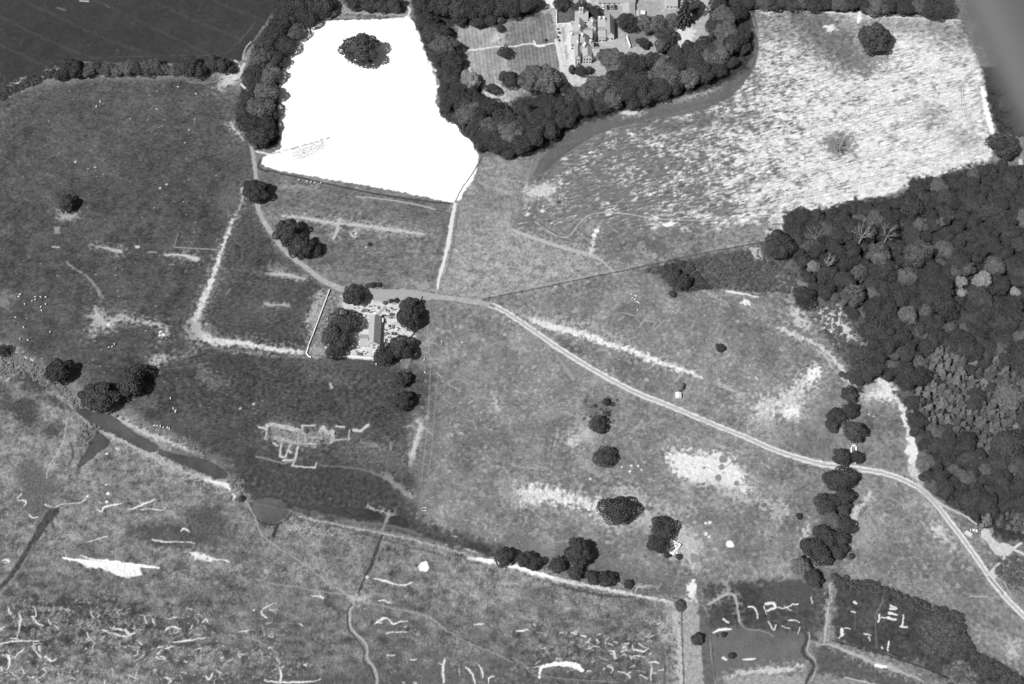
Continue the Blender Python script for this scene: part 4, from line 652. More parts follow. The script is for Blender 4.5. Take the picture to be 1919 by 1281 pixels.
def spruce(seed, tiers=10, size=.078):
    """unit spire: base radius 1, height about 3: tiers of drooping sprays, star shaped from above"""
    g = np.random.default_rng(seed); Ps = []; Ns = []
    for t in range(tiers):
        f = t / (tiers - 1); r = 1.02 * (1 - f) ** .8 + .05; z0 = .45 + 3.1 * f; nb = int(8 - 3 * f); a0 = g.uniform(0, 6.28)
        for b in range(nb):
            a = a0 + 2 * pi * b / nb + g.uniform(-.2, .2); L = r * g.uniform(.75, 1.1); m = max(5, int(34 * L))
            for u in np.linspace(.12, 1, m):
                wd = .15 * (1 - u * .7) * (L + .2)
                for sgn in (-1, 0, 1):
                    o = sgn * wd * g.uniform(.5, 1); x, y = cos(a) * L * u - sin(a) * o, sin(a) * L * u + cos(a) * o
                    Ps.append((x, y, z0 - .42 * L * u * u + g.uniform(-.04, .04))); Ns.append((cos(a) * .5 - sin(a) * sgn * .3, sin(a) * .5 + cos(a) * sgn * .3, 1))
    return leafquads(np.array(Ps), np.array(Ns, float), size, g, .45)
def trunk_mesh(seed, top=1.0, r=.085, limbs=6, name='trunk'):
    g = random.Random(seed); mb = MB(); mb.tube([(0, 0, -.12), (0, 0, .08), (.02, .01, .4), (.03, -.02, top)], [r * 1.7, r * 1.1, r * .8, r * .45], 8)
    for k in range(limbs):
        a = 2 * pi * k / max(limbs, 1) + g.uniform(-.4, .4); z = g.uniform(.35, .7) * top; L = g.uniform(.45, .65)
        mb.tube([(.02, 0, z), (cos(a) * L * .5, sin(a) * L * .5, z + .22), (cos(a) * L, sin(a) * L, z + .38)], [r * .45, r * .3, r * .12], 5)
    return mesh_from(name, mb.V, mb.F, BARK, True)
def core(seed, rc=.70):                          # lumpy closed body added inside a crown to block light through the sprays
    g = np.random.default_rng(seed); V = []; nu, nv = 20, 11; ph = g.uniform(0, 6.28, 4)
    for j in range(nv):
        t = pi * j / (nv - 1)
        for i in range(nu):
            p = 2 * pi * i / nu; r = rc * (1 + .16 * sin(3 * p + ph[0]) * sin(t) + .12 * sin(5 * p + ph[1] + 2 * t) * sin(t))
            V.append((r * sin(t) * cos(p), r * sin(t) * sin(p), 1 + .78 * r * cos(t)))
    V = np.array(V).reshape(nv, nu, 3); Q = np.stack([V[:-1], V[1:], np.roll(V, -1, 1)[1:], np.roll(V, -1, 1)[:-1]], 2)
    return Q.reshape(-1, 3)
def cmesh(V, m, k=[0], inner=True, rc=.69):
    k[0] += 1; return mesh_quads('crown', np.vstack([V, core(k[0], rc)]) if inner else V, m)
DK = [broadleaf(s, nl, per, sz) for s, nl, per, sz in ((1, 22, 380, .045), (2, 26, 340, .044), (3, 16, 420, .048), (4, 32, 300, .043), (5, 24, 360, .046), (6, 19, 400, .047), (7, 28, 330, .044))]
OAK = [broadleaf(s, 34, 520, .046, .8, (.2, .34), .03) for s in (11, 12, 13)]
CR = {'dark': [cmesh(V, LEAF) for V in DK], 'mid': [cmesh(V, LEAF2) for V in DK[:4]], 'pale': [cmesh(V, LEAF3) for V in DK[1:4]],
      'open': [cmesh(V, LEAF, rc=.78) for V in OAK], 'midopen': [cmesh(V, LEAF2, rc=.74) for V in OAK],
      'column': [cmesh(columnar(31), LEAF, inner=False)], 'spruce': [cmesh(spruce(s), NEEDLE, inner=False) for s in (41, 42, 43, 45, 46)], 'darkspruce': [cmesh(spruce(44), LEAF, inner=False)]}
TR = [trunk_mesh(s) for s in (1, 2, 3)]; TRC = trunk_mesh(9, 2.9, .06, 0)
def dead_mesh(seed, name='branches', r0=.038):
    g = random.Random(seed); mb = MB()
    def br(p, d, L, r, dep):
        d = d.normalized(); q = p + d * L * .5 + Vector((g.uniform(-.06, .06), g.uniform(-.06, .06), 0)) * L; e = q + (d + Vector((g.uniform(-.3, .3), g.uniform(-.3, .3), .1))).normalized() * L * .5
        mb.tube([p, q, e], [r, r * .8, r * .55], 5)
        if dep:
            for _ in range(g.choice((2, 3, 3))): br(e if g.random() < .7 else q, (d + Vector((g.uniform(-1, 1), g.uniform(-1, 1), g.uniform(-.15, .6))) * .85), L * g.uniform(.5, .78), r * .6, dep - 1)
    for k in range(5):
        a = 2 * pi * k / 5 + g.uniform(-.3, .3); br(Vector((0, 0, .72)), Vector((cos(a), sin(a), .9)), .40, r0, 4)
    return mesh_from(name, mb.V, mb.F, DEAD, True)
DTR = [dead_mesh(s) for s in (3, 4, 5)]; DTK = [dead_mesh(s, r0=.085) for s in (6, 7)]
_mb = MB(); _mb.tube([(0, 0, -.1), (.02, 0, .35), (0, .02, .8)], [.075, .055, .045], 8); DTRUNK = mesh_from('trunk', _mb.V, _mb.F, DEAD, True)
NAMES = {'column': 'columnar_conifer', 'spruce': 'conifer', 'darkspruce': 'conifer', 'dead': 'dead_tree'}
TREES = []
def tree(px, py, r, kind='dark', name=None, h=1.0, label=None, group=None, tall=None, cat=None):
    """px,py: middle of the crown in the photograph; r: its radius in photo pixels. The tree stands on the ground under it."""
    if kind in ('dark', 'mid', 'pale', 'open', 'midopen'): h *= .84
    zc = {'column': 1.9, 'spruce': 1.2, 'darkspruce': 1.2, 'dead': 1.1}.get(kind, 1.0)
    s0 = SC(px, py) * r * (1.06 if kind not in ('column',) else 1.0)
    hz = s0 * zc * h * 1.0
    x, y = G(px, py, hz); sc = s0 * (1.0 if kind != 'dead' else 1.0)
    j = .22 if group and 'wood' in group else .13 if group else .07; vs = (sc * rnd.uniform(1 - j, 1 + j), sc * rnd.uniform(1 - j, 1 + j), sc * h * rnd.uniform(.92, 1.06))
    o = empty(name or NAMES.get(kind, 'broadleaf_tree'), (x, y, zat(x, y)), rnd.uniform(0, 6.28), vs)
    if kind == 'spruce': o.rotation_euler = (rnd.gauss(0, .10), rnd.gauss(0, .10), rnd.uniform(0, 6.28))
    if kind == 'dead': o.scale = tuple(1.1 * q for q in o.scale); link('branches', rnd.choice(DTK if r < 18 else DTR), o); link('trunk', DTRUNK, o)
    else:
        link('crown', rnd.choice(CR[kind]), o); link('trunk', TRC if kind in ('spruce', 'darkspruce', 'column') else rnd.choice(TR), o)
    props(o, label, cat or 'tree', group); TREES.append((o, px, py, r, kind)); return o
ORD = lambda n: ['first', 'second', 'third', 'fourth', 'fifth', 'sixth', 'seventh', 'eighth', 'ninth', 'tenth', 'eleventh', 'twelfth'][n - 1] if n <= 12 else f'{n}th' if n % 10 not in (1, 2, 3) or n in (13,) else f"{n}{ {1: 'st', 2: 'nd', 3: 'rd'}[n % 10]}"
def trees(s, kind, label, group, axis=0, h=1.0, name=None, cat=None):
    """label holds {n}: the place counted along the axis (0 from the left, 1 from the top)"""
    L = []
    for t in s.split():
        q = t.split(','); k = kind; 
        if len(q) > 3: k = {'m': 'mid', 'o': 'open', 'p': 'pale', 'n': 'midopen', 's': 'spruce', 'k': 'darkspruce', 'd': 'dark'}[q[3]]
        L.append((float(q[0]), float(q[1]), float(q[2]), k))
    L.sort(key=lambda t: t[axis])
    for n, (a, b, c, k) in enumerate(L):
        tone = {'dark': 'dark', 'open': 'dark ragged', 'mid': 'mid-grey', 'midopen': 'feathery mid-grey', 'pale': 'pale', 'spruce': 'spiky grey', 'darkspruce': 'spiky dark'}[k]
        tree(a, b, c, k, label=label.format(n=ORD(n + 1), t=tone), group=group, h=h, name=name, cat=cat)
trees('112,140,11 135,126,20,o 152,132,12,m 166,130,13,m 183,125,13,o 201,128,14,m 222,130,13,m 240,128,13,m 258,130,13 275,128,13,m 290,124,14,m 308,130,11,m 326,130,11,m 351,122,19 374,131,14 398,118,14 418,121,14 434,129,9', 'dark',
      '{t} tree, {n} from the left in the hedgerow below the dark crop field', 'trees in the hedgerow below the dark crop field', name='hedgerow_tree', cat='bush')  # small trees of a hedge line, categorised as bushes
trees('560,6,24 597,10,22 540,32,22 574,32,19 520,58,22 550,60,18,m 500,84,23 530,84,20 490,113,23,m 518,112,18 476,142,20 505,140,21,m 488,165,16 468,182,20 500,172,22,m 462,206,19 488,205,23,m 511,214,13 470,232,20 497,236,20 484,257,20,o 508,252,11 455,222,12 545,8,18 618,5,12', 'dark',
      '{t} tree, {n} from the top in the belt left of the white field', 'trees of the belt left of the white field', 1)
trees('662,4,15 690,6,16 716,7,15 742,8,15 790,8,20 812,10,20 835,8,22 858,14,22 884,16,20 908,12,22 934,14,20 958,10,20 985,10,18 1004,6,14 862,38,13 895,40,13 918,36,12', 'dark',
      '{t} tree, {n} from the left along the top of the lawns', 'trees above the lawns')
trees('798,42,20 816,62,20 832,86,24,n 822,104,18 846,112,18 846,132,18 858,118,14 846,150,18 836,168,15 862,158,16 881,150,17,p 884,166,12,p 852,182,18 870,190,20 840,194,12 895,192,18 877,212,21,m 902,216,21 920,203,20 892,237,15 917,240,21,m 941,226,23 906,262,17 931,266,21 956,250,23,m 950,284,13 976,270,21 974,236,21 1000,255,21 1005,226,20 984,206,18 1030,240,19 1026,212,18 1051,226,17 1051,197,18', 'dark',
      '{t} tree, {n} from the top in the belt right of the white field', 'trees of the belt right of the white field', 1)
trees('1072,206,17 1075,182,19 1096,200,17 1100,174,19,m 1126,190,17 1121,160,21,m 1146,182,21,m 1156,150,19 1176,171,23 1186,194,13 1196,152,21 1206,180,18 1216,148,19,m 1236,166,21 1251,141,23,m 1266,165,15 1270,128,21 1291,146,21,m 1300,114,21 1321,136,19 1331,108,21,m 1346,130,15 1320,88,21 1350,96,21,m 1369,116,13 1376,80,19 1394,92,11 1360,60,21,m 1386,64,15 1340,52,17 1356,30,19,m 1376,24,17 1350,6,16 1380,5,13 1190,116,19 1170,132,18 1222,112,18 1240,120,18,m 1268,104,18 1290,90,14', 'dark',
      '{t} tree, {n} from the left in the belt between the mansion and the cereal field', 'trees of the belt below the mansion')
trees(' '.join(f'{1402 + 24.5 * k + rnd.uniform(-3, 3):.0f},{2 + k * .8 + rnd.uniform(-3, 3):.0f},{rnd.uniform(14, 18):.0f}' + (',m' if k % 3 == 1 else '') for k in range(16)), 'dark',
      '{t} tree, {n} from the left in the wood along the top edge', 'trees of the wood along the top edge')
# the mansion's garden
SG = dict(cat='tree', group='trees in the mansion garden')
for a in ((997, 147, 24, 'midopen', 'broad feathery grey tree, left of two at the foot of the striped lawn'), (1026, 148, 24, 'midopen', 'broad feathery grey tree, right of two at the foot of the striped lawn'), (953, 147, 17, 'dark', 'tall dark tree between the two lower lawns'), (921, 166, 12, 'dark', 'small dark round tree in the pale corner of the lower lawn'),
          (945, 98, 11, 'dark', 'round dark tree on the path crossing between the four lawns'), (937, 52, 8, 'dark', 'lower of two small dark trees between the upper lawns'), (938, 36, 8, 'mid', 'upper of two small trees between the upper lawns'), (1087, 132, 11, 'dark', 'round clipped dark tree just below the mansion front'), (1105, 131, 8, 'dark', 'smallest round clipped tree right of the one below the mansion front'),
          (1174, 41, 19, 'dark', 'large round dark tree right of the mansion by the yard'), (1052, 6, 14, 'dark', 'dark tree above the flower plot left of the mansion'), (1088, 16, 15, 'dark', 'dark tree behind the mansion chimney'), (1111, 22, 13, 'dark', 'dark tree right of the mansion chimney'), (1074, 26, 12, 'mid', 'grey tree beside the flower plot'), (1213, 46, 19, 'midopen', 'ragged grey tree right of the white sheds'),
          (1232, 42, 16, 'mid', 'mid-grey tree right of the white sheds, second of the row'), (1300, 12, 15, 'dark', 'dark tree left of the light drive at the top'), (1250, 66, 17, 'dark', 'dark tree at the left of the pale garden clearing'), (1240, 86, 14, 'mid', 'grey tree below the pale garden clearing'), (1206, 80, 11, 'dark', 'dark tree on the small lawn right of the garden wall'), (1144, 108, 22, 'midopen', 'big feathery tree just right of the mansion front'), (1155, 128, 18, 'mid', 'grey tree below the big feathery one right of the mansion front'),
          (1260, 38, 14, 'mid', 'mid-grey tree left of the tall garden conifer'), (1060, 165, 9, 'dark', 'small dark tree at the end of the garden drive')):
    tree(*a[:4], label=a[4], **SG)
tree(1072, 128, 7, 'column', label='tall dark columnar conifer left of the mansion front', **SG); tree(1116, 70, 6, 'column', label='dark columnar conifer in the courtyard of the mansion', h=.8, **SG)
tree(1280, 28, 17, 'darkspruce', label='tall spiky garden conifer above the pale clearing', h=1.1, **SG)
# trees that stand alone
ALONE = dict(group=None)
for a in ((677, 91, 31, 'open', 'large round dark tree alone in the white field'), (1640, 72, 28, 'open', 'dark round tree near the top of the cereal field'), (1880, 274, 25, 'dark', 'dark tree at the cereal field corner under the aircraft strut'), (126, 380, 15, 'open', 'lone dark tree with a bare ring in the left pasture'), (478, 357, 21, 'open', 'dark tree at the roadside below the white field'),
          (540, 434, 24, 'open', 'upper left tree of the dark group beside the road'), (565, 462, 22, 'open', 'lower middle tree of the dark group beside the road'), (590, 468, 12, 'dark', 'small right tree of the dark group beside the road'), (664, 554, 20, 'open', 'dark tree at the churchyard corner beside the road'), (645, 603, 25, 'dark', 'upper tree of the large pair left of the church'),
          (630, 632, 24, 'dark', 'lower tree of the large pair left of the church'), (626, 658, 16, 'dark', 'smaller dark tree at the lower left corner of the churchyard'), (767, 573, 18, 'open', 'upper tree of the pair right of the church'), (768, 595, 22, 'open', 'lower tree of the pair right of the church'), (752, 650, 22, 'dark', 'dark tree at the lower right of the churchyard'), (718, 665, 19, 'dark', 'dark tree just below the church'),
          (752, 711, 15, 'open', 'upper of two dark trees on the fence line below the churchyard'), (755, 750, 18, 'open', 'lower of two dark trees on the fence line below the churchyard'), (108, 697, 22, 'open', 'dark tree left of the big pair by the channel'), (182, 744, 31, 'open', 'largest dark tree over the water channel on the left'), (246, 712, 27, 'dark', 'big dark tree with a deep shadow above the water channel'), (6, 656, 11, 'dark', 'dark tree cut by the left edge of the photograph'),
          (944, 1042, 19, 'dark', 'first dark tree at the left end of the embankment row'), (985, 1050, 16, 'open', 'second tree of the embankment row from the left'), (1002, 1055, 14, 'dark', 'third tree of the embankment row from the left'), (1045, 1058, 15, 'open', 'fourth tree of the embankment row from the left'), (1085, 1036, 23, 'open', 'large dark tree standing above the embankment row'), (1079, 1073, 13, 'open', 'fifth tree of the embankment row from the left'),
          (1109, 1080, 12, 'dark', 'sixth tree of the embankment row from the left'), (1136, 1085, 15, 'dark', 'seventh tree of the embankment row from the left'), (1120, 797, 15, 'dark', 'small dark round tree, uppermost of the three in the middle pasture'), (1132, 857, 19, 'dark', 'round dark tree, middle of the three in the middle pasture'), (1155, 956, 28, 'dark', 'largest dark tree, lowest of the three in the middle pasture'),
          (1240, 992, 21, 'dark', 'upper dark tree beside the ruined walls'), (1232, 1018, 18, 'dark', 'lower dark tree beside the ruined walls'), (1271, 724, 9, 'pale', 'pale round tree just above the white hut'), (1278, 528, 15, 'open', 'right dark tree at the edge of the scrub wedge'), (1262, 516, 15, 'open', 'left dark tree at the edge of the scrub wedge'),
          (1458, 460, 25, 'dark', 'large dark tree at the left corner of the big wood'), (1505, 556, 19, 'dark', 'dark tree beside the bare patch left of the big wood'), (1590, 738, 14, 'open', 'uppermost tree of the row crossing the track on the right'), (1593, 768, 15, 'dark', 'second tree from the top of the row crossing the track on the right'), (1565, 778, 15, 'dark', 'dark left tree of the row above the track on the right'), (1560, 795, 12, 'dark', 'lower left tree of the row above the track on the right'),
          (1602, 808, 20, 'open', 'round tree just above the roofless cottage'), (1578, 856, 16, 'open', 'dark tree left of the roofless cottage by the track'), (1606, 856, 11, 'dark', 'dark bush-like tree in front of the roofless cottage'), (1575, 897, 24, 'dark', 'dark tree just below the bend of the track'), (1556, 897, 14, 'dark', 'left dark tree just below the bend of the track'), (1553, 945, 20, 'dark', 'left dark tree in the clump below the track bend'), (1582, 930, 18, 'dark', 'right dark tree in the clump below the track bend'), (1583, 952, 12, 'dark', 'small dark tree low in the clump below the track bend'),
          (1562, 975, 17, 'mid', 'grey tree at the top of the lower right tree row'), (1583, 985, 16, 'dark', 'second tree of the lower right tree row'), (1545, 1005, 20, 'dark', 'third tree of the lower right tree row, on its left side'), (1528, 1028, 25, 'dark', 'largest tree of the lower right tree row'), (1577, 1010, 15, 'dark', 'small tree on the right side of the lower right tree row'), (1572, 1032, 16, 'dark', 'low tree on the right side of the lower right tree row'),
          (1500, 1060, 17, 'midopen', 'twiggy grey tree at the foot of the lower right tree row'), (1524, 1083, 15, 'open', 'lowest dark tree of the lower right tree row')):
    tree(*a[:4], name='broadleaf_tree', label=a[4], h=.9 if a[2] > 28 else 1.0)
tree(1573, 273, 17, 'dead', label='bleached dead tree with bare branches in the cereal field', h=.6); tree(1041, 376, 8, 'dead', label='small bare dead tree in the lower left of the cereal field', h=.7)
for a in ((1618, 436, 26, 'tallest bleached dead tree rising from the big wood'), (1665, 436, 22, 'bleached dead tree right of the tallest one in the big wood'), (1527, 440, 20, 'thin dead tree near the left corner of the big wood'), (1552, 492, 15, 'thin dead tree above the pale round bush'), (1764, 418, 12, 'small dead tree inside the big wood'), (1895, 760, 15, 'thin dead trunk among the conifers')):
    tree(a[0], a[1], a[2], 'dead', label=a[3], h=1.75)
tree(1350, 651, 8, 'dark', label='small dark tree by itself above the long parch mark')
for n_, (a_, b_, r_) in enumerate(((1868, 160, 15), (1884, 195, 15), (1896, 228, 14), (1905, 150, 17), (1915, 190, 16), (1880, 130, 15), (1912, 240, 13))):
    tree(a_, b_, r_, 'dark', label=f'{ORD(n_ + 1)} of seven dark trees half hidden by the strut at the right edge', group='trees half hidden by the aircraft strut')
def ptree(a, label): return tree(*a, label=label)
# the big wood
WPOLY = [tuple(map(float, t.split(','))) for t in '1462,410 1500,398 1540,402 1600,385 1640,392 1700,375 1712,345 1750,340 1800,340 1840,315 1870,308 1930,318 1930,1000 1880,985 1850,975 1810,955 1770,930 1740,905 1725,880 1722,860 1728,835 1712,800 1708,765 1692,725 1665,705 1640,700 1610,722 1598,715 1640,680 1628,640 1608,610 1570,560 1530,545 1512,515 1500,490 1492,460 1480,430'.split()]
def inside(x, y, Q):
    c = False
    for k in range(len(Q)):
        (x1, y1), (x2, y2) = Q[k], Q[(k + 1) % len(Q)]
        if (y1 > y) != (y2 > y) and x < (x2 - x1) * (y - y1) / (y2 - y1) + x1: c = not c
    return c
MARKS = [(1523, 501, 11, 'pale', 'pale round bush-like tree at the left edge of the big wood'), (1611, 512, 15, 'midopen', 'pale-topped grey tree in the left part of the big wood'), (1840, 524, 15, 'pale', 'brightest tall pale tree inside the big wood'), (1802, 528, 10, 'pale', 'upper of two small pale crowns left of the brightest tree'), (1802, 549, 9, 'pale', 'lower of two small pale crowns left of the brightest tree'),
         (1902, 547, 9, 'pale', 'small pale crown near the right edge of the big wood'), (1782, 615, 11, 'midopen', 'small pale-grey crown in the middle of the big wood'), (1645, 475, 20, 'midopen', 'grey tree under the dead trees of the big wood'), (1815, 503, 13, 'mid', 'grey crown just above the two small pale crowns'), (1720, 475, 22, 'mid', 'broad grey crown in the upper middle of the big wood'), (1598, 555, 22, 'midopen', 'large grey crown below the pale-topped one at the left of the wood'), (1700, 590, 16, 'mid', 'grey crown in the centre left of the big wood'), (1865, 500, 16, 'mid', 'grey crown right of the brightest tree')]
wood = [(a[0], a[1], a[2]) for a in MARKS]
for a in MARKS: tree(*a[:4], label=a[4], h=1.45)
def inarea(x, y):                        # conifers
    return inside(x, y, [(1745, 640), (1800, 655), (1919, 690), (1930, 850), (1880, 860), (1850, 850), (1795, 815), (1740, 800), (1700, 775), (1725, 700)]) or inside(x, y, [(1845, 965), (1930, 950), (1930, 1025), (1895, 1012), (1868, 1000)])
MK = {(a[0], a[1]) for a in MARKS}; EDGE = [(p[0] + (q[0] - p[0]) * t / 8, p[1] + (q[1] - p[1]) * t / 8) for p, q in zip(WPOLY, WPOLY[1:] + WPOLY[:1]) for t in range(8) if not (p[0] > 1925 and q[0] > 1925)]
rw = random.Random(77); cand = []
for _ in range(14000):
    x, y = rw.uniform(1455, 1928), rw.uniform(300, 1000)
    if not inside(x, y, WPOLY): continue
    con = inarea(x, y) and rw.random() < .86; r = rw.choice((rw.uniform(6, 8.5), rw.uniform(8, 12))) if con else rw.choice((rw.uniform(10, 15), rw.uniform(13, 20), rw.uniform(16, 27)))
    em = min(math.hypot(x - q[0], y - q[1]) for q in EDGE)
    r = min(r, em + 9)
    if all(math.hypot(x - a, (y - b) * 1.12) > (r + c) * (.88 if (a, b) in MK else .55 if con else .58) for a, b, c in wood): wood.append((x, y, r)); cand.append((x, y, r, con))
def clock(dx, dy):
    a = math.degrees(math.atan2(-dy, dx)) % 360; return ['right of', 'upper right of', 'above', 'upper left of', 'left of', 'lower left of', 'below', 'lower right of'][int((a + 22.5) // 45) % 8]
LM = [(1523, 501, 'the pale bush at the wood edge'), (1611, 512, 'the pale-topped grey tree'), (1840, 524, 'the brightest pale tree'), (1618, 436, 'the tallest dead tree'), (1764, 418, 'the small dead tree'), (1782, 615, 'the small pale-grey crown'), (1700, 590, 'the grey crown at centre left'), (1902, 547, 'the pale crown by the right edge'),
      (1720, 475, 'the broad grey crown'), (1895, 760, 'the dead trunk among conifers'), (1880, 274, 'the field-corner tree'), (1845, 1000, 'the gravel yard'), (1705, 860, 'the pale bay in the wood edge'), (1660, 715, 'the pale tip of the clearing')]
cnt = {}; tmp = []
for x, y, r, con in cand:
    lm = min(LM, key=lambda t: math.hypot(x - t[0], y - t[1])); tmp.append((math.hypot(x - lm[0], y - lm[1]), x, y, r, con, lm, clock(x - lm[0], y - lm[1])))
for d, x, y, r, con, lm, cl in sorted(tmp):
    key = (con, lm[2], cl); cnt[key] = cnt.get(key, 0) + 1; n = cnt[key]; t_ = 'spiky conifer' if con else 'dark tree'
    kind = 'spruce' if con else rw.choice(['dark'] * 8 + ['mid'])
    tree(x, y, r, kind, h=rw.uniform(.8, 1.05) if not con else rw.uniform(.42, .85), group='conifers of the big wood' if con else 'broadleaf trees of the big wood',
         label=(f'{t_} of the big wood nearest {cl} {lm[2]}'.replace('of the big wood ', '' if len((cl + lm[2]).split()) > 10 else 'in the wood ' if len(cl) > 8 else 'in the big wood ') if n == 1 else f'{ORD(n)} nearest {t_} {cl} {lm[2]}'))
print('trees', len(TREES))

# past 300 trees of the kind: the smallest in the closed canopy become one mass of foliage
BL = [t for t in TREES if t[0].name.startswith('broadleaf_tree')]; extra = len(BL) - 298
small = sorted([t for t in BL if t[0].get('group') and any(w_ in t[0]['group'] for w_ in ('belt', 'big wood', 'top edge'))], key=lambda t: t[3])[:max(extra, 0)]
bpy.context.view_layer.update(); Vd, Vm = [], []
for o, px_, py_, r_, kd in small:
    c_ = [q for q in o.children if q.name.startswith('crown')][0]; me = c_.data; n_ = len(me.vertices); co = np.empty(n_ * 3, np.float32); me.vertices.foreach_get('co', co)
    Mx = np.array(Matrix.LocRotScale(o.location, o.rotation_euler, o.scale)); (Vm if me.materials[0] is LEAF2 else Vd).append(co.reshape(-1, 3) @ Mx[:3, :3].T + Mx[:3, 3])
    for q in list(o.children): bpy.data.objects.remove(q)
    bpy.data.objects.remove(o)
if small:
    me = mesh_quads('woodland_canopy', np.vstack(Vd + Vm), LEAF); me.materials.append(LEAF2); mi = np.zeros(len(me.polygons), np.int32); mi[sum(len(v) for v in Vd) // 4:] = 1; me.polygons.foreach_set('material_index', mi)
    props(link('woodland_canopy', me), 'smallest crowns filling the gaps between the larger trees of the woods and belts', 'woodland', kind='stuff')
print('merged', len(small), 'wood', len(cand))
# ------------------------------------------------------------------ undergrowth, bushes
def bush(px, py, r, kind, label, h=.8, group=None):
    s0 = SC(px, py) * r; x, y = G(px, py, s0 * h * .7)
    o = link('bush', rnd.choice(CR[kind])); o.location = (x, y, zat(x, y) - s0 * h * .3); o.scale = (s0, s0, s0 * h); o.rotation_euler = (0, 0, rnd.uniform(0, 6.28)); return props(o, label, 'bush', group)
for a in ((1178, 1095, 9, 'open', 'small round bush at the right end of the embankment row'), (1275, 1135, 10, 'mid', 'grey bush at the top of the straight path'), (1307, 1197, 12, 'open', 'dark bush standing in the pale strip'), (699, 534, 6, 'dark', 'left of two low bushes above the road bend'), (710, 533, 5, 'dark', 'right of two low bushes above the road bend'),
          (1261, 551, 7, 'dark', 'small dark bush under the scrub wedge'), (693, 457, 4, 'dark', 'tiny dark bush right of the rubble heap in the walled field'), (732, 564, 4, 'dark', 'small bush at the upper side of the churchyard'), (743, 563, 5, 'dark', 'dark bush by the churchyard gate'), (722, 567, 4, 'mid', 'flat grey bush on the churchyard path'),
          (1597, 1042, 6, 'dark', 'small dark bush right of the lower right tree row'), (1497, 967, 6, 'dark', 'dark round bush left of the tree row'), (1372, 1228, 6, 'dark', 'dark round bush on the mud flat'), (1357, 1189, 5, 'dark', 'small dark bush at the edge of the mud flat'), (1250, 1040, 6, 'dark', 'low bush below the ruined walls'), (1272, 1043, 6, 'open', 'low bush right of the ruined walls'),
          (452, 934, 6, 'dark', 'dark bush beside the sluice crossing'), (1136, 753, 7, 'open', 'largest bush in the bracken patch above the three trees'), (1138, 775, 5, 'dark', 'lower bush in the bracken patch above the three trees'), (1046, 54, 2.2, 'dark', 'uppermost of four clipped bushes beside the lawn'), (1048, 61, 2.4, 'dark', 'second of four clipped bushes beside the lawn'), (1046, 69, 2.4, 'dark', 'third of four clipped bushes beside the lawn'), (1048, 75, 2.4, 'dark', 'lowest of four clipped bushes beside the lawn'), (1023, 75, 3, 'dark', 'small dark bush at the end of the white garden path')):
    bush(a[0], a[1], a[2], a[3], a[4], group='four clipped garden bushes' if 'clipped' in a[4] else None)
def scrub(polys, n, rng_, matl, name, label, hh=(.5, 1.0), seed=3):
    g = random.Random(seed); gn = np.random.default_rng(seed); Vs = []; k = 0
    base = leafquads(fib(70) * [1, 1, .8], fib(70), .24, gn, .5); base = base.reshape(-1, 4, 3); base = base[base.mean(1)[:, 2] > -.3].reshape(-1, 3)
    Q = [[tuple(map(float, t.split(','))) for t in s.split()] for s in polys]; W_ = [max(1, (max(p[0] for p in q) - min(p[0] for p in q)) * (max(p[1] for p in q) - min(p[1] for p in q))) for q in Q]
    while k < n:
        q = g.choices(Q, W_)[0]; x, y = g.uniform(min(p[0] for p in q), max(p[0] for p in q)), g.uniform(min(p[1] for p in q), max(p[1] for p in q))
        if not inside(x, y, q): continue
        k += 1; r = g.uniform(*rng_); wx, wy = G(x, y); a = g.uniform(0, 6.28); c, s_ = cos(a), sin(a); h = r * g.uniform(*hh)
        V = base @ np.array([[c, s_, 0], [-s_, c, 0], [0, 0, 1]]) * [r, r, h] + [wx, wy, h * .35 + zat(wx, wy)]; Vs.append(V)
    return props(link(name, mesh_quads(name, np.vstack(Vs), matl)), label, 'scrub', kind='stuff')
scrub(['1562,1078 1600,1085 1650,1095 1720,1125 1790,1150 1780,1162 1700,1138 1640,1112 1570,1100', '1790,1150 1803,1150 1808,1190 1830,1222 1880,1250 1925,1280 1900,1292 1850,1270 1810,1240 1790,1200', '1240,500 1290,490 1312,520 1330,540 1275,545 1248,525', '1570,700 1640,690 1600,720', '1590,650 1640,650 1645,690 1600,690'],
      950, (.8, 2.2), LEAF, 'scrub', 'dark low scrub and bramble along ditches and wood edges')
scrub(['1200,508 1300,488 1440,456 1495,520 1480,548 1400,545 1330,540', '1480,525 1560,560 1610,620 1630,660 1590,690 1560,650 1520,590', '1725,1165 1790,1150 1800,1190 1780,1220 1735,1225', '1775,1248 1812,1240 1830,1262 1815,1290 1772,1290', '1870,1045 1919,1040 1919,1100 1865,1078'], 900, (.5, 1.5), LEAF2, 'bracken', 'grey bracken and coarse growth beside the big wood and in the lower right corner', seed=5)
scrub(['0,172 30,158 60,145 100,130 104,142 70,155 30,172 0,190', '880,500 880,501 881,501', '815,140 830,150 830,180 822,210 850,235 880,258 905,285 915,280 880,240 845,205 835,190 838,160'], 330, (.8, 1.9), LEAF, 'undergrowth', 'dark undergrowth of the hedge on the far left and below the white field belt', seed=6)
scrub(['0,665 35,655 60,680 110,715 150,750 150,770 100,730 40,700 0,700', '150,790 190,800 160,840 140,840', '425,890 460,900 440,925 430,915', '200,772 260,800 330,830 380,852 380,846 320,822 240,786'], 420, (.5, 1.3), LEAF3, 'reeds', 'pale reeds and coarse grass along the water channel', seed=8)

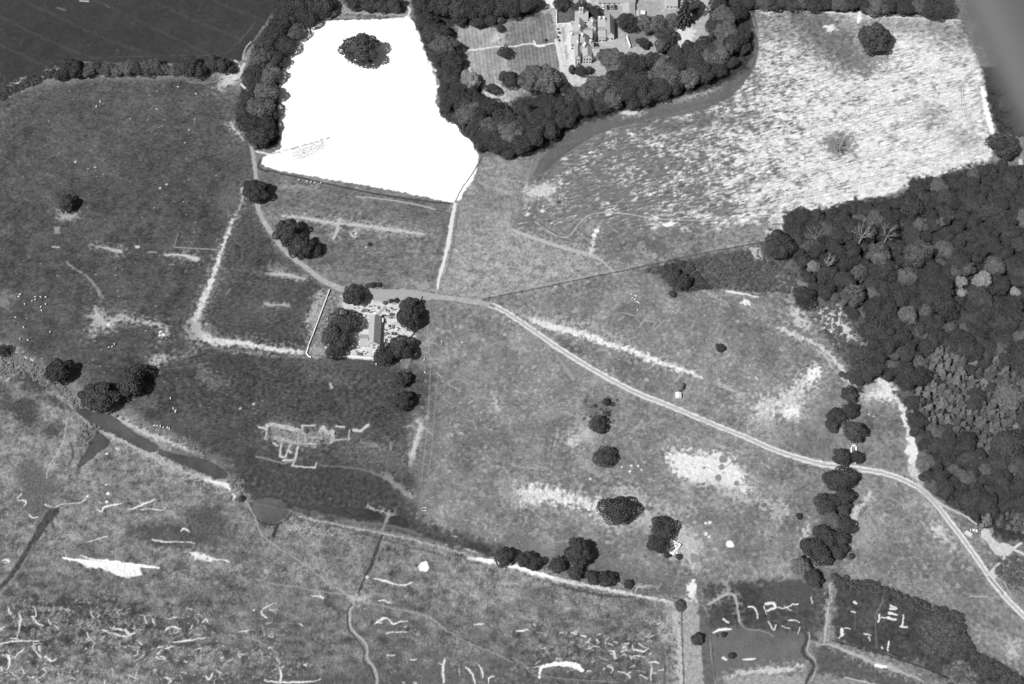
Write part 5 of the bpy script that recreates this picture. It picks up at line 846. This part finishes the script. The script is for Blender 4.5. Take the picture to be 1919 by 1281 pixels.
# ------------------------------------------------------------------ buildings
STONE = mat('pale_stone', 0, .9, .1, .5, alb_value=.84); ROOF = mat('pale_slate', 186, .7, .1, .8, .3); ROOFD = mat('slate', 168, .65, .12, .8, .3); GLASS = mat('window_glass', 60, .2, .1, 1, .5); WHITE = mat('white_paint', 250, .6, .04, 1, .3); GREYST = mat('grey_stone', 168, .95, .18, .8)
GRAVE = mat('headstone_stone', 120, .9, .25, 1.2, rnd=.5); DARKP = mat('dark_paint', 60, .35, .1, 1, .5); MIDP = mat('grey_paint', 150, .35, .1, 1, .5); TYRE = mat('tyre_rubber', 35, .9, .1, 1); WOOL = mat('wool', 238, .95, .08, 6); WOODM = mat('weathered_wood', 110, .95, .2, 3)
def gable(parent, x0, x1, y0, y1, wh, rh, axis, wm=None, rm=None, wins=None, over=.35, z0=-.3, chim=None):
    """one gabled range: walls, roof, windows on the south face; local metres"""
    wm = wm or STONE; rm = rm or ROOF; m = MB(); xm, ym = (x0 + x1) / 2, (y0 + y1) / 2
    if axis == 'y':
        V = [(x0,y0,z0),(x1,y0,z0),(x1,y1,z0),(x0,y1,z0),(x0,y0,wh),(x1,y0,wh),(x1,y1,wh),(x0,y1,wh),(xm,y0,rh),(xm,y1,rh)]
        F = [(0,1,5,8,4),(2,3,7,9,6),(1,2,6,5),(3,0,4,7)]
    else:
        V = [(x0,y0,z0),(x1,y0,z0),(x1,y1,z0),(x0,y1,z0),(x0,y0,wh),(x1,y0,wh),(x1,y1,wh),(x0,y1,wh),(x0,ym,rh),(x1,ym,rh)]
        F = [(0,1,5,4),(2,3,7,6),(1,2,6,9,5),(3,0,4,8,7)]
    m.add(V, F); m.build('wall', wm, parent)
    r = MB(); t = .16
    if axis == 'y':
        sl = (rh - wh) / (xm - x0); e = wh - over * sl
        for s_, xe in ((1, x0 - over), (-1, x1 + over)):
            a, b = y0 - over * .6, y1 + over * .6
            r.add([(xe,a,e+.03),(xm,a,rh+.03),(xm,b,rh+.03),(xe,b,e+.03),(xe,a,e+t),(xm,a,rh+t+.03),(xm,b,rh+t+.03),(xe,b,e+t)], [(0,3,2,1),(4,5,6,7),(0,1,5,4),(2,3,7,6),(3,0,4,7)])
    else:
        sl = (rh - wh) / (ym - y0); e = wh - over * sl
        for s_, ye in ((1, y0 - over), (-1, y1 + over)):
            a, b = x0 - over * .6, x1 + over * .6
            r.add([(a,ye,e+.03),(b,ye,e+.03),(b,ym,rh+.03),(a,ym,rh+.03),(a,ye,e+t),(b,ye,e+t),(b,ym,rh+t+.03),(a,ym,rh+t+.03)], [(0,3,2,1),(4,5,6,7),(0,1,5,4),(1,2,6,5),(3,0,4,7)])
    rf = r.build('roof', rm, parent)
    if chim:
        for (cx, cy, ch) in chim:
            c = MB(); c.box(cx - .55, cx + .55, cy - .9, cy + .9, wh, ch); c.box(cx - .7, cx + .7, cy - 1.05, cy + 1.05, ch - .5, ch - .25)
            for q in (-.45, .45): c.tube([(cx, cy + q, ch), (cx, cy + q, ch + .7)], [.22, .18], 8)
            c.build('chimney', STONE, rf)
    for (wx, wz, ww, hh) in (wins or []):
        f = MB(); f.box(wx - ww/2 - .14, wx + ww/2 + .14, y0 - .06, y0 - .004, wz - hh/2 - .14, wz + hh/2 + .14); fr = f.build('window', WHITE, parent)
        p = MB(); n_ = max(1, int(ww / .8)); st = ww / n_
        for k in range(n_): p.box(wx - ww/2 + k*st + .05, wx - ww/2 + (k+1)*st - .05, y0 - .09, y0 - .062, wz - hh/2, wz + hh/2)
        p.build('pane', GLASS, fr)
def building(name, px, py, label, cat, group=None):
    x, y = G(px, py); o = empty(name, (x, y, 0)); props(o, label, cat, group)
    def L(a, b, h=0.0): u, v = G(a, b, h); return u - x, v - y
    return o, L
house, L = building('country_house', 1090, 120, 'large pale stone gabled mansion with many roofs and a tall chimney above the tree belt', 'mansion')
def wing(x0p, x1p, byp, depth, wh, rh, axis, wins=0, rows=2, rm=None, chim=()):
    a, b = L(x0p, byp); c, _ = L(x1p, byp); W_ = c - a; ws = []
    if wins:
        for r_ in range(rows):
            for k in range(wins): ws.append((a + W_ * (k + .5) / wins, 1.8 + r_ * 3.3, min(1.7, W_ / wins * .55), 1.7))
    gable(house, a, c, b, b + depth, wh, rh, axis, wins=ws, rm=rm, chim=[(a + W_ * u, b + depth * v, rh + 2.2) for u, v in chim])
wing(1077, 1087, 120, 12, 7.6, 10.8, 'y', 2, 2, chim=((.5, .9),)); wing(1092, 1108, 119, 9, 7.8, 10.6, 'y', 3, 2, chim=((.1, .8),)); wing(1108.5, 1122, 113, 8.5, 5.2, 8.2, 'x', 1, 1)
wing(1069, 1083, 93, 12, 7, 9.8, 'x', 2, 2, chim=((.1, .5),)); wing(1087.3, 1103, 105.5, 13, 7.4, 11, 'y', 0, rm=ROOFD, chim=((.5, .15), (.2, .8))); wing(1078, 1092, 74, 12, 7.6, 11.2, 'y', 1, 2, chim=((.5, .2),))
wing(1077, 1101, 50, 9, 8, 12, 'x', 3, 2, chim=((.35, .5),)); wing(1093, 1109, 80, 9, 6, 9, 'x', 0); wing(1103.5, 1111, 99, 7, 6, 8.4, 'x', 1, 1, rm=ROOFD, chim=((.3, .5),)); wing(1121, 1134, 78, 8, 5.6, 8.2, 'x', 2, 1)
wing(1134.5, 1150, 75, 17, 5.6, 9.6, 'y', 2, 1, rm=ROOFD); wing(1120, 1134, 58, 10, 5, 8, 'x', 2, 1, chim=((.2, .5), (.8, .5))); wing(1102, 1116, 62, 8, 6, 9, 'y', 1, 1, chim=((.5, .4),))
a_, b_ = L(1081, 44); tm = MB(); tm.box(a_ + 1, a_ + 2.2, b_, b_ + 1.2, 6, 17.5); tm.box(a_ + 2.9, a_ + 4.1, b_, b_ + 1.2, 6, 17.5); tm.box(a_ + .8, a_ + 4.3, b_ - .2, b_ + 1.4, 12.6, 13.1); tm.build('chimney', WHITE, house)
def shed(name, x0p, x1p, byp, depth, wh, rh, axis, label, cat, wm=STONE, rm=ROOF, n=0):
    o, LL = building(name, (x0p + x1p) / 2, byp, label, cat); a, b = LL(x0p, byp); c, _ = LL(x1p, byp)
    gable(o, a, c, b, b + depth, wh, rh, axis, wm, rm, [(a + (c - a) * (k + .5) / n, wh * .5, 1.1, 1.1) for k in range(n)])
shed('stable_block', 1120, 1190, 9, 10, 3, 5.8, 'x', 'long grey-roofed stable block along the top of the car yard', 'outbuilding', rm=ROOFD, n=8); shed('outbuilding', 1169, 1190, 40, 15, 2.8, 4.6, 'y', 'pale-roofed outbuilding behind the large round tree right of the mansion', 'outbuilding', n=2)
shed('garden_shed', 1193, 1200, 33, 5, 2.2, 2.9, 'y', 'small white shed, left one beside the pale outbuilding', 'shed', WHITE, ROOF); shed('garden_shed', 1200.8, 1208, 29, 3, 2.2, 2.7, 'x', 'brightest white flat-roofed shed right of the pale outbuilding', 'shed', WHITE, WHITE); shed('barn', 1247, 1269, 16, 13, 3.2, 5.2, 'x', 'grey-roofed barn at the top of the picture right of the yard', 'barn', n=3)
# church
ch, L = building('church', 702, 650, 'small stone church with steep slate roof in the middle of the churchyard', 'church')
a, b = L(691, 650); c, _ = L(712.6, 650); yb = L(702, 588, 7.6)[1]
gable(ch, a, c, b, yb, 3.5, 7.6, 'y', STONE, ROOF, [((a + c) / 2, 3.2, 1.7, 1.7)], over=.3)
a2, b2 = L(675.6, 651); gable(ch, a2, a - .01, b2, b2 + 8.5, 2.4, 4.9, 'x', STONE, ROOF, [(a2 + 3.6, 1.3, .9, .8)], over=.2)
bm = MB(); bm.box((a + c)/2 - .9, (a + c)/2 + .9, yb - .75, yb + .1, 6.9, 9.2); bm.box((a + c)/2 - 1.1, (a + c)/2 + 1.1, yb - .9, yb + .25, 9.2, 9.5); bm.build('bellcote', STONE, ch)
pm = MB(); pm.box(c + .01, c + 1.5, yb - 3.2, yb - .4, -.3, 2.6); pm.build('buttress', STONE, ch)
# headstones
def grave_mesh(kind):
    m = MB()
    if kind == 0:
        V = [(-.38,0),(.38,0),(.38,.85),(.27,1.08),(0,1.2),(-.27,1.08),(-.38,.85)]; n = len(V)
        m.add([(x, -.08, z - .1) for x, z in V] + [(x, .08, z - .1) for x, z in V], [tuple(range(n)), tuple(range(2*n - 1, n - 1, -1))] + [(k, (k+1) % n + 0, (k+1) % n + n, k + n)[::-1] for k in range(n)]); m.box(-.5, .5, -.18, .18, -.1, .1)
    elif kind == 1: m.box(-.55, .55, -1.0, 1.0, -.1, .55); m.box(-.68, .68, -1.15, 1.15, .55, .7)
    else: m.box(-.35, .35, -.35, .35, -.1, .3); m.box(-.1, .1, -.08, .08, .3, 1.7); m.box(-.4, .4, -.08, .08, 1.15, 1.35)
    return mesh_from('gravestone', m.V, m.F, GRAVE)
GM = [grave_mesh(k) for k in range(3)]
GZ = '260,238 350,240 345,185 405,180 420,300,1 450,290,1 480,285,1 510,290,1 545,290 560,325 590,320 620,318 650,322 675,322 270,325 310,335 385,365 405,370 490,385 430,440,1 410,520 385,565 330,680 400,680 395,790,1 475,530 490,600 500,640,1 130,840 100,905 245,915,1 290,930 320,960 175,970,1 150,850 290,1040 350,1035 370,990 110,1050 330,1150,1 370,1160,1 400,1160,1 300,1115 440,1110 480,1150 520,1120 640,1035 740,235,1 560,210 590,205 660,195 990,235 1010,250 1040,270 1080,270 890,260 935,295,1 900,290 980,365,1 1035,370,1 1000,425,1 960,430 890,395 935,390 1060,430 870,525,1 960,600,1 1035,600,1 975,650 860,665 900,680 1125,630 1125,680 860,745 905,750,1 1020,750,1 1080,750,1 955,755 1130,770 1170,780 860,790 975,815 1005,860,1 890,885,1 895,940 850,965 955,950 890,1005 965,1015 1060,770 1040,640 1150,650 940,820 830,395 880,130,2 965,130,2 1000,75,2 1070,100 600,980 500,970'
k0 = 0
for t in GZ.split():
    q = t.split(','); px_, py_ = 640 + float(q[0]) / 10.67, 555 + float(q[1]) / 10.67; kd = int(q[2]) if len(q) > 2 else 0; x, y = G(px_, py_)
    o = link('headstone' if kd == 0 else 'table_tomb' if kd == 1 else 'stone_cross', GM[kd]); o.location = (x, y, zat(x, y)); o.rotation_euler = (0, 0, rnd.uniform(-.12, .12)); s_ = rnd.uniform(.95, 1.15); o.scale = (s_ * (1.0 if kd == 1 else 1.2), s_ * (.85 if kd == 1 else 1.6), s_)
    side = ('right of the church' if px_ > 712 else 'below the church' if py_ > 650 else 'left of the church' if py_ > 598 else 'above the church')
    props(o, {0: f'small upright grey headstone in the churchyard {side}', 1: f'low dark table tomb in the churchyard {side}', 2: 'small stone cross near the top of the churchyard'}[kd], ['headstone', 'tomb', 'cross'][kd], {0: 'headstones ', 1: 'table tombs ', 2: 'stone crosses '}[kd] + side)
# walls and fences
def wall(pts, h, th, label, m=GREYST, name='stone_wall', cat='wall'):
    W_ = P(pts); o = MB()
    for k in range(len(W_) - 1):
        n_ = max(1, int(np.hypot(*(W_[k+1] - W_[k])) / 3))
        for j in range(n_):
            p = W_[k] + (W_[k+1] - W_[k]) * j / n_; q = W_[k] + (W_[k+1] - W_[k]) * (j + 1) / n_; hh = h * rnd.uniform(.93, 1.05)
            o.bar(p, q, th, -.3, hh); o.bar(p, q, th * 1.25, hh + .002, hh + .14)
    return props(o.build(name, m), label, cat)
wall('618,543 610,565 598,597 588,624 578,649', 1.2, .42, 'straight stone wall along the left side of the churchyard', STONE); wall('630,667 660,669 704,673', 1.2, .6, 'low stone wall along the bottom of the churchyard', STONE); wall('704,673 705,684', 1.2, .6, 'short stone wall below the church at the corner tree', STONE)
wall('790,556 785,572', 1.4, .6, 'short stone wall at the upper right corner of the churchyard'); wall('778,612 774,626 768,634', 1.3, .6, 'stone wall at the right side of the churchyard under the trees'); wall('1174,70 1181,90', 2.4, .5, 'tall garden wall right of the mansion courtyard', STONE, 'garden_wall')
wall('578,650 574,662 578,668 583,670', .9, .6, 'curved low wall at the lower left corner of the churchyard', STONE); wall('1043,18 1043,47 1070,45', 1.6, .4, 'garden wall round the flower plot left of the mansion', STONE, 'garden_wall')
def fence(pts, label, gap=9.0):
    W_ = P(pts); c = W_.mean(0); o = empty('wire_fence', (float(c[0]), float(c[1]), 0)); props(o, label, 'fence'); wm = MB(); post = MB(); post.box(-.09, .09, -.09, .09, -.3, 1.25); pme = mesh_from('post', post.V, post.F, WOODM)
    for k in range(len(W_) - 1):
        p, q = W_[k] - c, W_[k+1] - c
        for z in (.45, .8, 1.1): wm.bar(p, q, .03, z, z + .03)
        n_ = max(1, int(np.hypot(*(q - p)) / gap))
        for j in range(n_ + (k == len(W_) - 2)):
            b_ = link('post', pme, o); u = p + (q - p) * j / n_; b_.location = (float(u[0]), float(u[1]), 0)
    wm.build('wire', DARKP, o)
fence('905,560 1020,537 1180,504 1330,471 1440,452', 'long straight fence between the rough pasture and the centre field'); fence('757,775 760,830 763,880 771,925 773,990', 'fence running down from the two trees to the marsh'); fence('1277,1140 1278,1200 1282,1285', 'fence along the straight path in the lower part', 7); fence('487,318 600,341 700,363 845,382', 'fence along the lower edge of the white field'); fence('1722,903 1770,945 1812,966 1832,984', 'fence along the lower edge of the big wood'); fence('1558,1096 1553,1150 1547,1205', 'fence beside the rough white track between the wet fields', 7)
# ruins
o = props(empty('ruined_building', (*G(1262, 1024), 0)), 'roofless ruined stone building with broken white walls beside two dark trees', 'ruin'); c = G(1262, 1024)
for pts, h in ((('1252,1010', '1262,1016', '1275,1022'), 2.6), (('1275,1022', '1263,1036'), 2.0), (('1250,1030', '1263,1036'), 1.4), (('1256,1013', '1253,1024'), 2.2)):
    m = MB(); W_ = P(' '.join(pts)) - c
    for k in range(len(W_) - 1):
        for j in range(4): m.bar(W_[k] + (W_[k+1] - W_[k]) * j / 4, W_[k] + (W_[k+1] - W_[k]) * (j + 1) / 4, .8, -.3, h * rnd.uniform(.45, 1.1))
    m.build('wall', WHITE, o)
m = MB()
for _ in range(60):
    u = P([(rnd.uniform(1250, 1272), rnd.uniform(1014, 1040))])[0] - c; s_ = rnd.uniform(.2, .6); m.box(u[0] - s_, u[0] + s_, u[1] - s_, u[1] + s_, -.2, s_ * .7)
m.build('rubble', STONE, o)
o = props(empty('ruined_cottage', (*G(1599, 848), 0)), 'roofless pale-walled cottage between trees just above the track', 'ruin'); c = G(1599, 848)
for pts, h in (('1594.5,849 1594.8,839', 1.5), ('1604,849 1603.5,838', 1.6), ('1596,849 1603,849', .8)):
    m = MB(); W_ = P(pts) - c; m.bar(W_[0], W_[1], .8, -.3, h); m.build('wall', STONE, o)
m = MB(); u = P('1595.6,836 1602.4,836') - c; m.bar(u[0], u[1], .7, -.3, 1.5); m.build('wall', STONE, o); m = MB(); u = P('1600.5,835')[0] - c; m.box(u[0] - .8, u[0] + 1.2, u[1] + .9, u[1] + 1.9, -.3, 3.8); m.box(u[0] - .95, u[0] + 1.35, u[1] + .75, u[1] + 2.05, 3.2, 3.5); m.build('chimney', WHITE, o)
m = MB(); m.box(-.3, .3, -.3, .3, -.2, 2.2); m.box(-.4, .4, -.4, .4, 2.2, 2.4); gp = m.build('gate_pier', WHITE); gp.location = (*G(1602.5, 869), 0); props(gp, 'white gate pier at the track below the roofless cottage', 'gate pier')
# hut
o, L = building('hut', 1271, 748, 'small white pitched-roof hut under the pale round tree beside the track', 'hut'); a, b = L(1266, 747); c_, _ = L(1276.5, 747); gable(o, a, c_, b, b + 3.9, 1.7, 2.5, 'y', WHITE, WHITE, [((a + c_) / 2, .9, .7, .6)], over=.12)
# sheep pen
o = props(empty('sheep_pen', (*G(795, 954), 0)), 'small square sheep pen of pale hurdles in the lower middle pasture', 'pen'); c = G(795, 954); q = P('792,951.5 799,951.5 799,957.5 792,957.5') - c
for k in range(4):
    m = MB()
    for z in (.3, .6, .9): m.bar(q[k], q[(k+1) % 4], .14, z, z + .12)
    m.bar(q[k], q[k] + np.array([.18, .001]), .18, -.2, 1.2); m.build('hurdle', WHITE, o)
# fallen tree
m = MB(); c = G(47, 682)
def LP(a, b, z): u = P([(a, b)])[0] - c; return (float(u[0]), float(u[1]), z)
m.tube([LP(60, 691, .3), LP(52, 685, .4), LP(44, 680, .5), LP(40, 677, .4)], [.45, .4, .3, .12]); m.tube([LP(46, 681, .5), LP(51, 679, .8), LP(58, 678, .9)], [.25, .18, .08]); m.tube([LP(44, 682, .4), LP(41, 684, .7)], [.2, .08]); m.tube([LP(48, 683, .4), LP(50, 676, .9), LP(49, 674, 1.0)], [.2, .12, .06])
ft = m.build('fallen_tree', DEAD, smooth=True); ft.location = (*c, 0); props(ft, 'bleached fallen tree with forked branches near the left edge', 'fallen tree')
# vehicles
def vehicle(name, px, py, rz, Lg, Wd, Hb, paint, label, cat, van=False, group=None):
    x, y = G(px, py); o = empty(name, (x, y, zat(x, y) + .03), rz); props(o, label, cat, group); h = Lg / 2; w_ = Wd / 2
    prof = [(-h, .35), (-h, .85), (-h + .1, .95), (-h * .45, 1.0), (h * .95, .95), (h, .8), (h, .35)] if not van else [(-h, .4), (-h, 1.0), (-h + .5, 1.2), (h, 1.25), (h, .4)]
    b = MB(); n = len(prof); b.add([(a, -w_, z) for a, z in prof] + [(a, w_, z) for a, z in prof], [tuple(range(n)), tuple(range(2*n - 1, n - 1, -1))] + [((k+1) % n, k, k + n, (k+1) % n + n) for k in range(n)]); b.build('body', paint, o)
    top = [(-h * .42, .98), (-h * .18, Hb - .06), (h * .55, Hb), (h * .86, .94)] if not van else [(-h + .5, 1.2), (-h + 1.1, Hb), (h, Hb), (h, 1.25)]
    g_ = MB(); wi = w_ * .88 if not van else w_ * .97; n = 4; wt = wi * .82 if not van else wi
    ws_ = [wi, wt, wt, wi]; g_.add([(a, -ws_[k], z) for k, (a, z) in enumerate(top)] + [(a, ws_[k], z) for k, (a, z) in enumerate(top)], [(0,1,2,3),(7,6,5,4),(1,0,4,5),(3,2,6,7)]); g_.build('windows', GLASS if not van else paint, o)
    r = MB(); r.add([(top[1][0], -wt, top[1][1] + .01), (top[2][0], -wt, top[2][1] + .01), (top[2][0], wt, top[2][1] + .01), (top[1][0], wt, top[1][1] + .01), (top[1][0], -wt, top[1][1] + .06), (top[2][0], -wt, top[2][1] + .06), (top[2][0], wt, top[2][1] + .06), (top[1][0], wt, top[1][1] + .06)], [(3,2,1,0),(4,5,6,7),(0,1,5,4),(1,2,6,5),(2,3,7,6),(3,0,4,7)]); r.build('roof', paint, o)
    if van:
        m = MB(); m.add([(-h + .47, -wi * .85, 1.26), (-h + .47, wi * .85, 1.26), (-h + 1.0, wi * .85, Hb - .12), (-h + 1.0, -wi * .85, Hb - .12)], [(0, 3, 2, 1)]); m.build('windscreen', GLASS, o)
    for a in (-h * .62, h * .62):
        for s_ in (-1, 1):
            m = MB(); m.tube([(a, s_ * (w_ - .2), .32), (a, s_ * (w_ + .02), .32)], [.32, .32], 12); m.build('wheel', TYRE, o)
for k, (p_, mt, t_) in enumerate((((1129.5, 14), WHITE, 'white'), ((1139, 14.3), DARKP, 'dark'), ((1146, 14.5), MIDP, 'pale grey'), ((1153.3, 14), DARKP, 'dark grey'))):
    vehicle('parked_car', *p_, R(96), 4.3, 1.8, 1.45, mt, f'{t_} car, {ORD(k + 1)} from the left of four parked in front of the stable block', 'car', group='cars parked in the mansion yard')
vehicle('van', 1815, 1002, R(145), 5.4, 2.3, 2.3, mat('cream_paint', 225, .35, .04, 1, .5), 'pale grey van parked between the track and the gravel yard', 'van', True); vehicle('parked_car', 1824.5, 994.5, R(172), 4.4, 1.8, 1.45, WHITE, 'long white car just above the van by the gravel yard', 'car'); vehicle('parked_car', 1834, 998.5, R(95), 3.2, 1.6, 1.45, MIDP, 'smallest car with a pale roof at the left end of the gravel yard', 'car')
# sheep
sk = bpy.data.meshes.new('sheep'); V = [(0, 0, .62), (.35, 0, .64), (-.35, 0, .62), (.58, 0, .82), (.74, 0, .88), (.86, 0, .80), (.34, .13, .36), (.34, .14, 0), (.34, -.13, .36), (.34, -.14, 0), (-.36, .13, .36), (-.38, .14, 0), (-.36, -.13, .36), (-.38, -.14, 0), (-.58, 0, .6)]
sk.from_pydata(V, [(0, 1), (0, 2), (1, 3), (3, 4), (4, 5), (1, 6), (6, 7), (1, 8), (8, 9), (2, 10), (10, 11), (2, 12), (12, 13), (2, 14)], []); so_ = link('sheep', sk); md = so_.modifiers.new('skin', 'SKIN'); sb = so_.modifiers.new('sub', 'SUBSURF'); sb.levels = 1
for i, r in enumerate([.32, .30, .31, .15, .12, .07, .09, .05, .09, .05, .10, .05, .10, .05, .08]): sk.skin_vertices[0].data[i].radius = (r, r)
sk.skin_vertices[0].data[0].use_root = True
bpy.context.view_layer.update(); SM = bpy.data.meshes.new_from_object(so_.evaluated_get(bpy.context.evaluated_depsgraph_get())); SM.materials.clear(); SM.materials.append(WOOL); bpy.data.objects.remove(so_); SM.name = 'sheep'
SH = {'scattered in the left pasture near the left edge': '37,552 39,552 35,556 47,570 67,557 67,562 77,557 86,557 86,570 77,576 78,582 61,564 45,614 38,635 53,638 95,622 30,595',
      'gathered in the upper part of the centre field': '1183,552 1191,555 1189,561 1194,566 1197,568 1195,581 1185,559', 'resting in a line above the water channel': '289,798 295,798 301,799 307,801 314,802 318,804', 'grazing above the large channel trees': '320,747 325,766 330,769 329,772 205,651 211,650 215,645',
      'standing right of the small lone tree': '1417,708 1420,711 1405,686', 'grazing near the churchyard trees on the right': '795,675 828,641 866,642 796,698', 'grazing under the white field': '560,338 575,340 583,342 590,343 602,343', 'grazing in the upper left pasture': '188,191 181,200 294,205 368,176 334,163'}
for k, v in SH.items():
    for t in v.split():
        a_, b_ = map(float, t.split(',')); x, y = G(a_, b_); o = link('sheep', SM); o.location = (x, y, zat(x, y)); o.rotation_euler = (0, 0, rnd.uniform(0, 6.28)); o.scale = (1.25,) * 3; props(o, f'white sheep {k}', 'sheep', f'sheep {k}')
# ------------------------------------------------------------------ the aircraft's wing strut, out of focus beside the camera
CM = cam.matrix_basis.copy() if False else Matrix.Translation(CAM) @ Matrix.Rotation(TH, 4, 'X')
def cp(px, py, d): return CM @ Vector(((px - 959.5) / FPX * d, (640.5 - py) / FPX * d, -d))
hw_ = 95; pts = []
for u in np.linspace(-2.2, 2.6, 9): pts.append(cp(1793 + 118 * u + 9 * u * u * (u > 0) + hw_ * .93, 0 + 262 * u - hw_ * .38, 1.0))
m = MB(); axis_ = (pts[-1] - pts[0]).normalized(); fw = (CM.to_3x3() @ Vector((0, 0, -1))).normalized(); sd_ = axis_.cross(fw).normalized(); fw = sd_.cross(axis_).normalized()
n_ = 20; R0 = hw_ / FPX * 1.0
for p in pts:
    for k in range(n_):
        t = 2 * pi * k / n_; c_ = cos(t); m.V.append(tuple(p + sd_ * (c_ * R0) + fw * (sin(t) * R0 * .42 * (1 - .35 * c_))))
for i in range(len(pts) - 1):
    for k in range(n_): m.F.append((i*n_ + k, i*n_ + (k+1) % n_, (i+1)*n_ + (k+1) % n_, (i+1)*n_ + k))
m.F.append(tuple(range(n_ - 1, -1, -1))); m.F.append(tuple((len(pts) - 1) * n_ + k for k in range(n_)))
props(m.build('wing_strut', mat('strut_paint', 102, .6, .02, 3, .3), smooth=True), 'out of focus grey wing strut of the aircraft crossing the top right corner', 'aircraft strut')
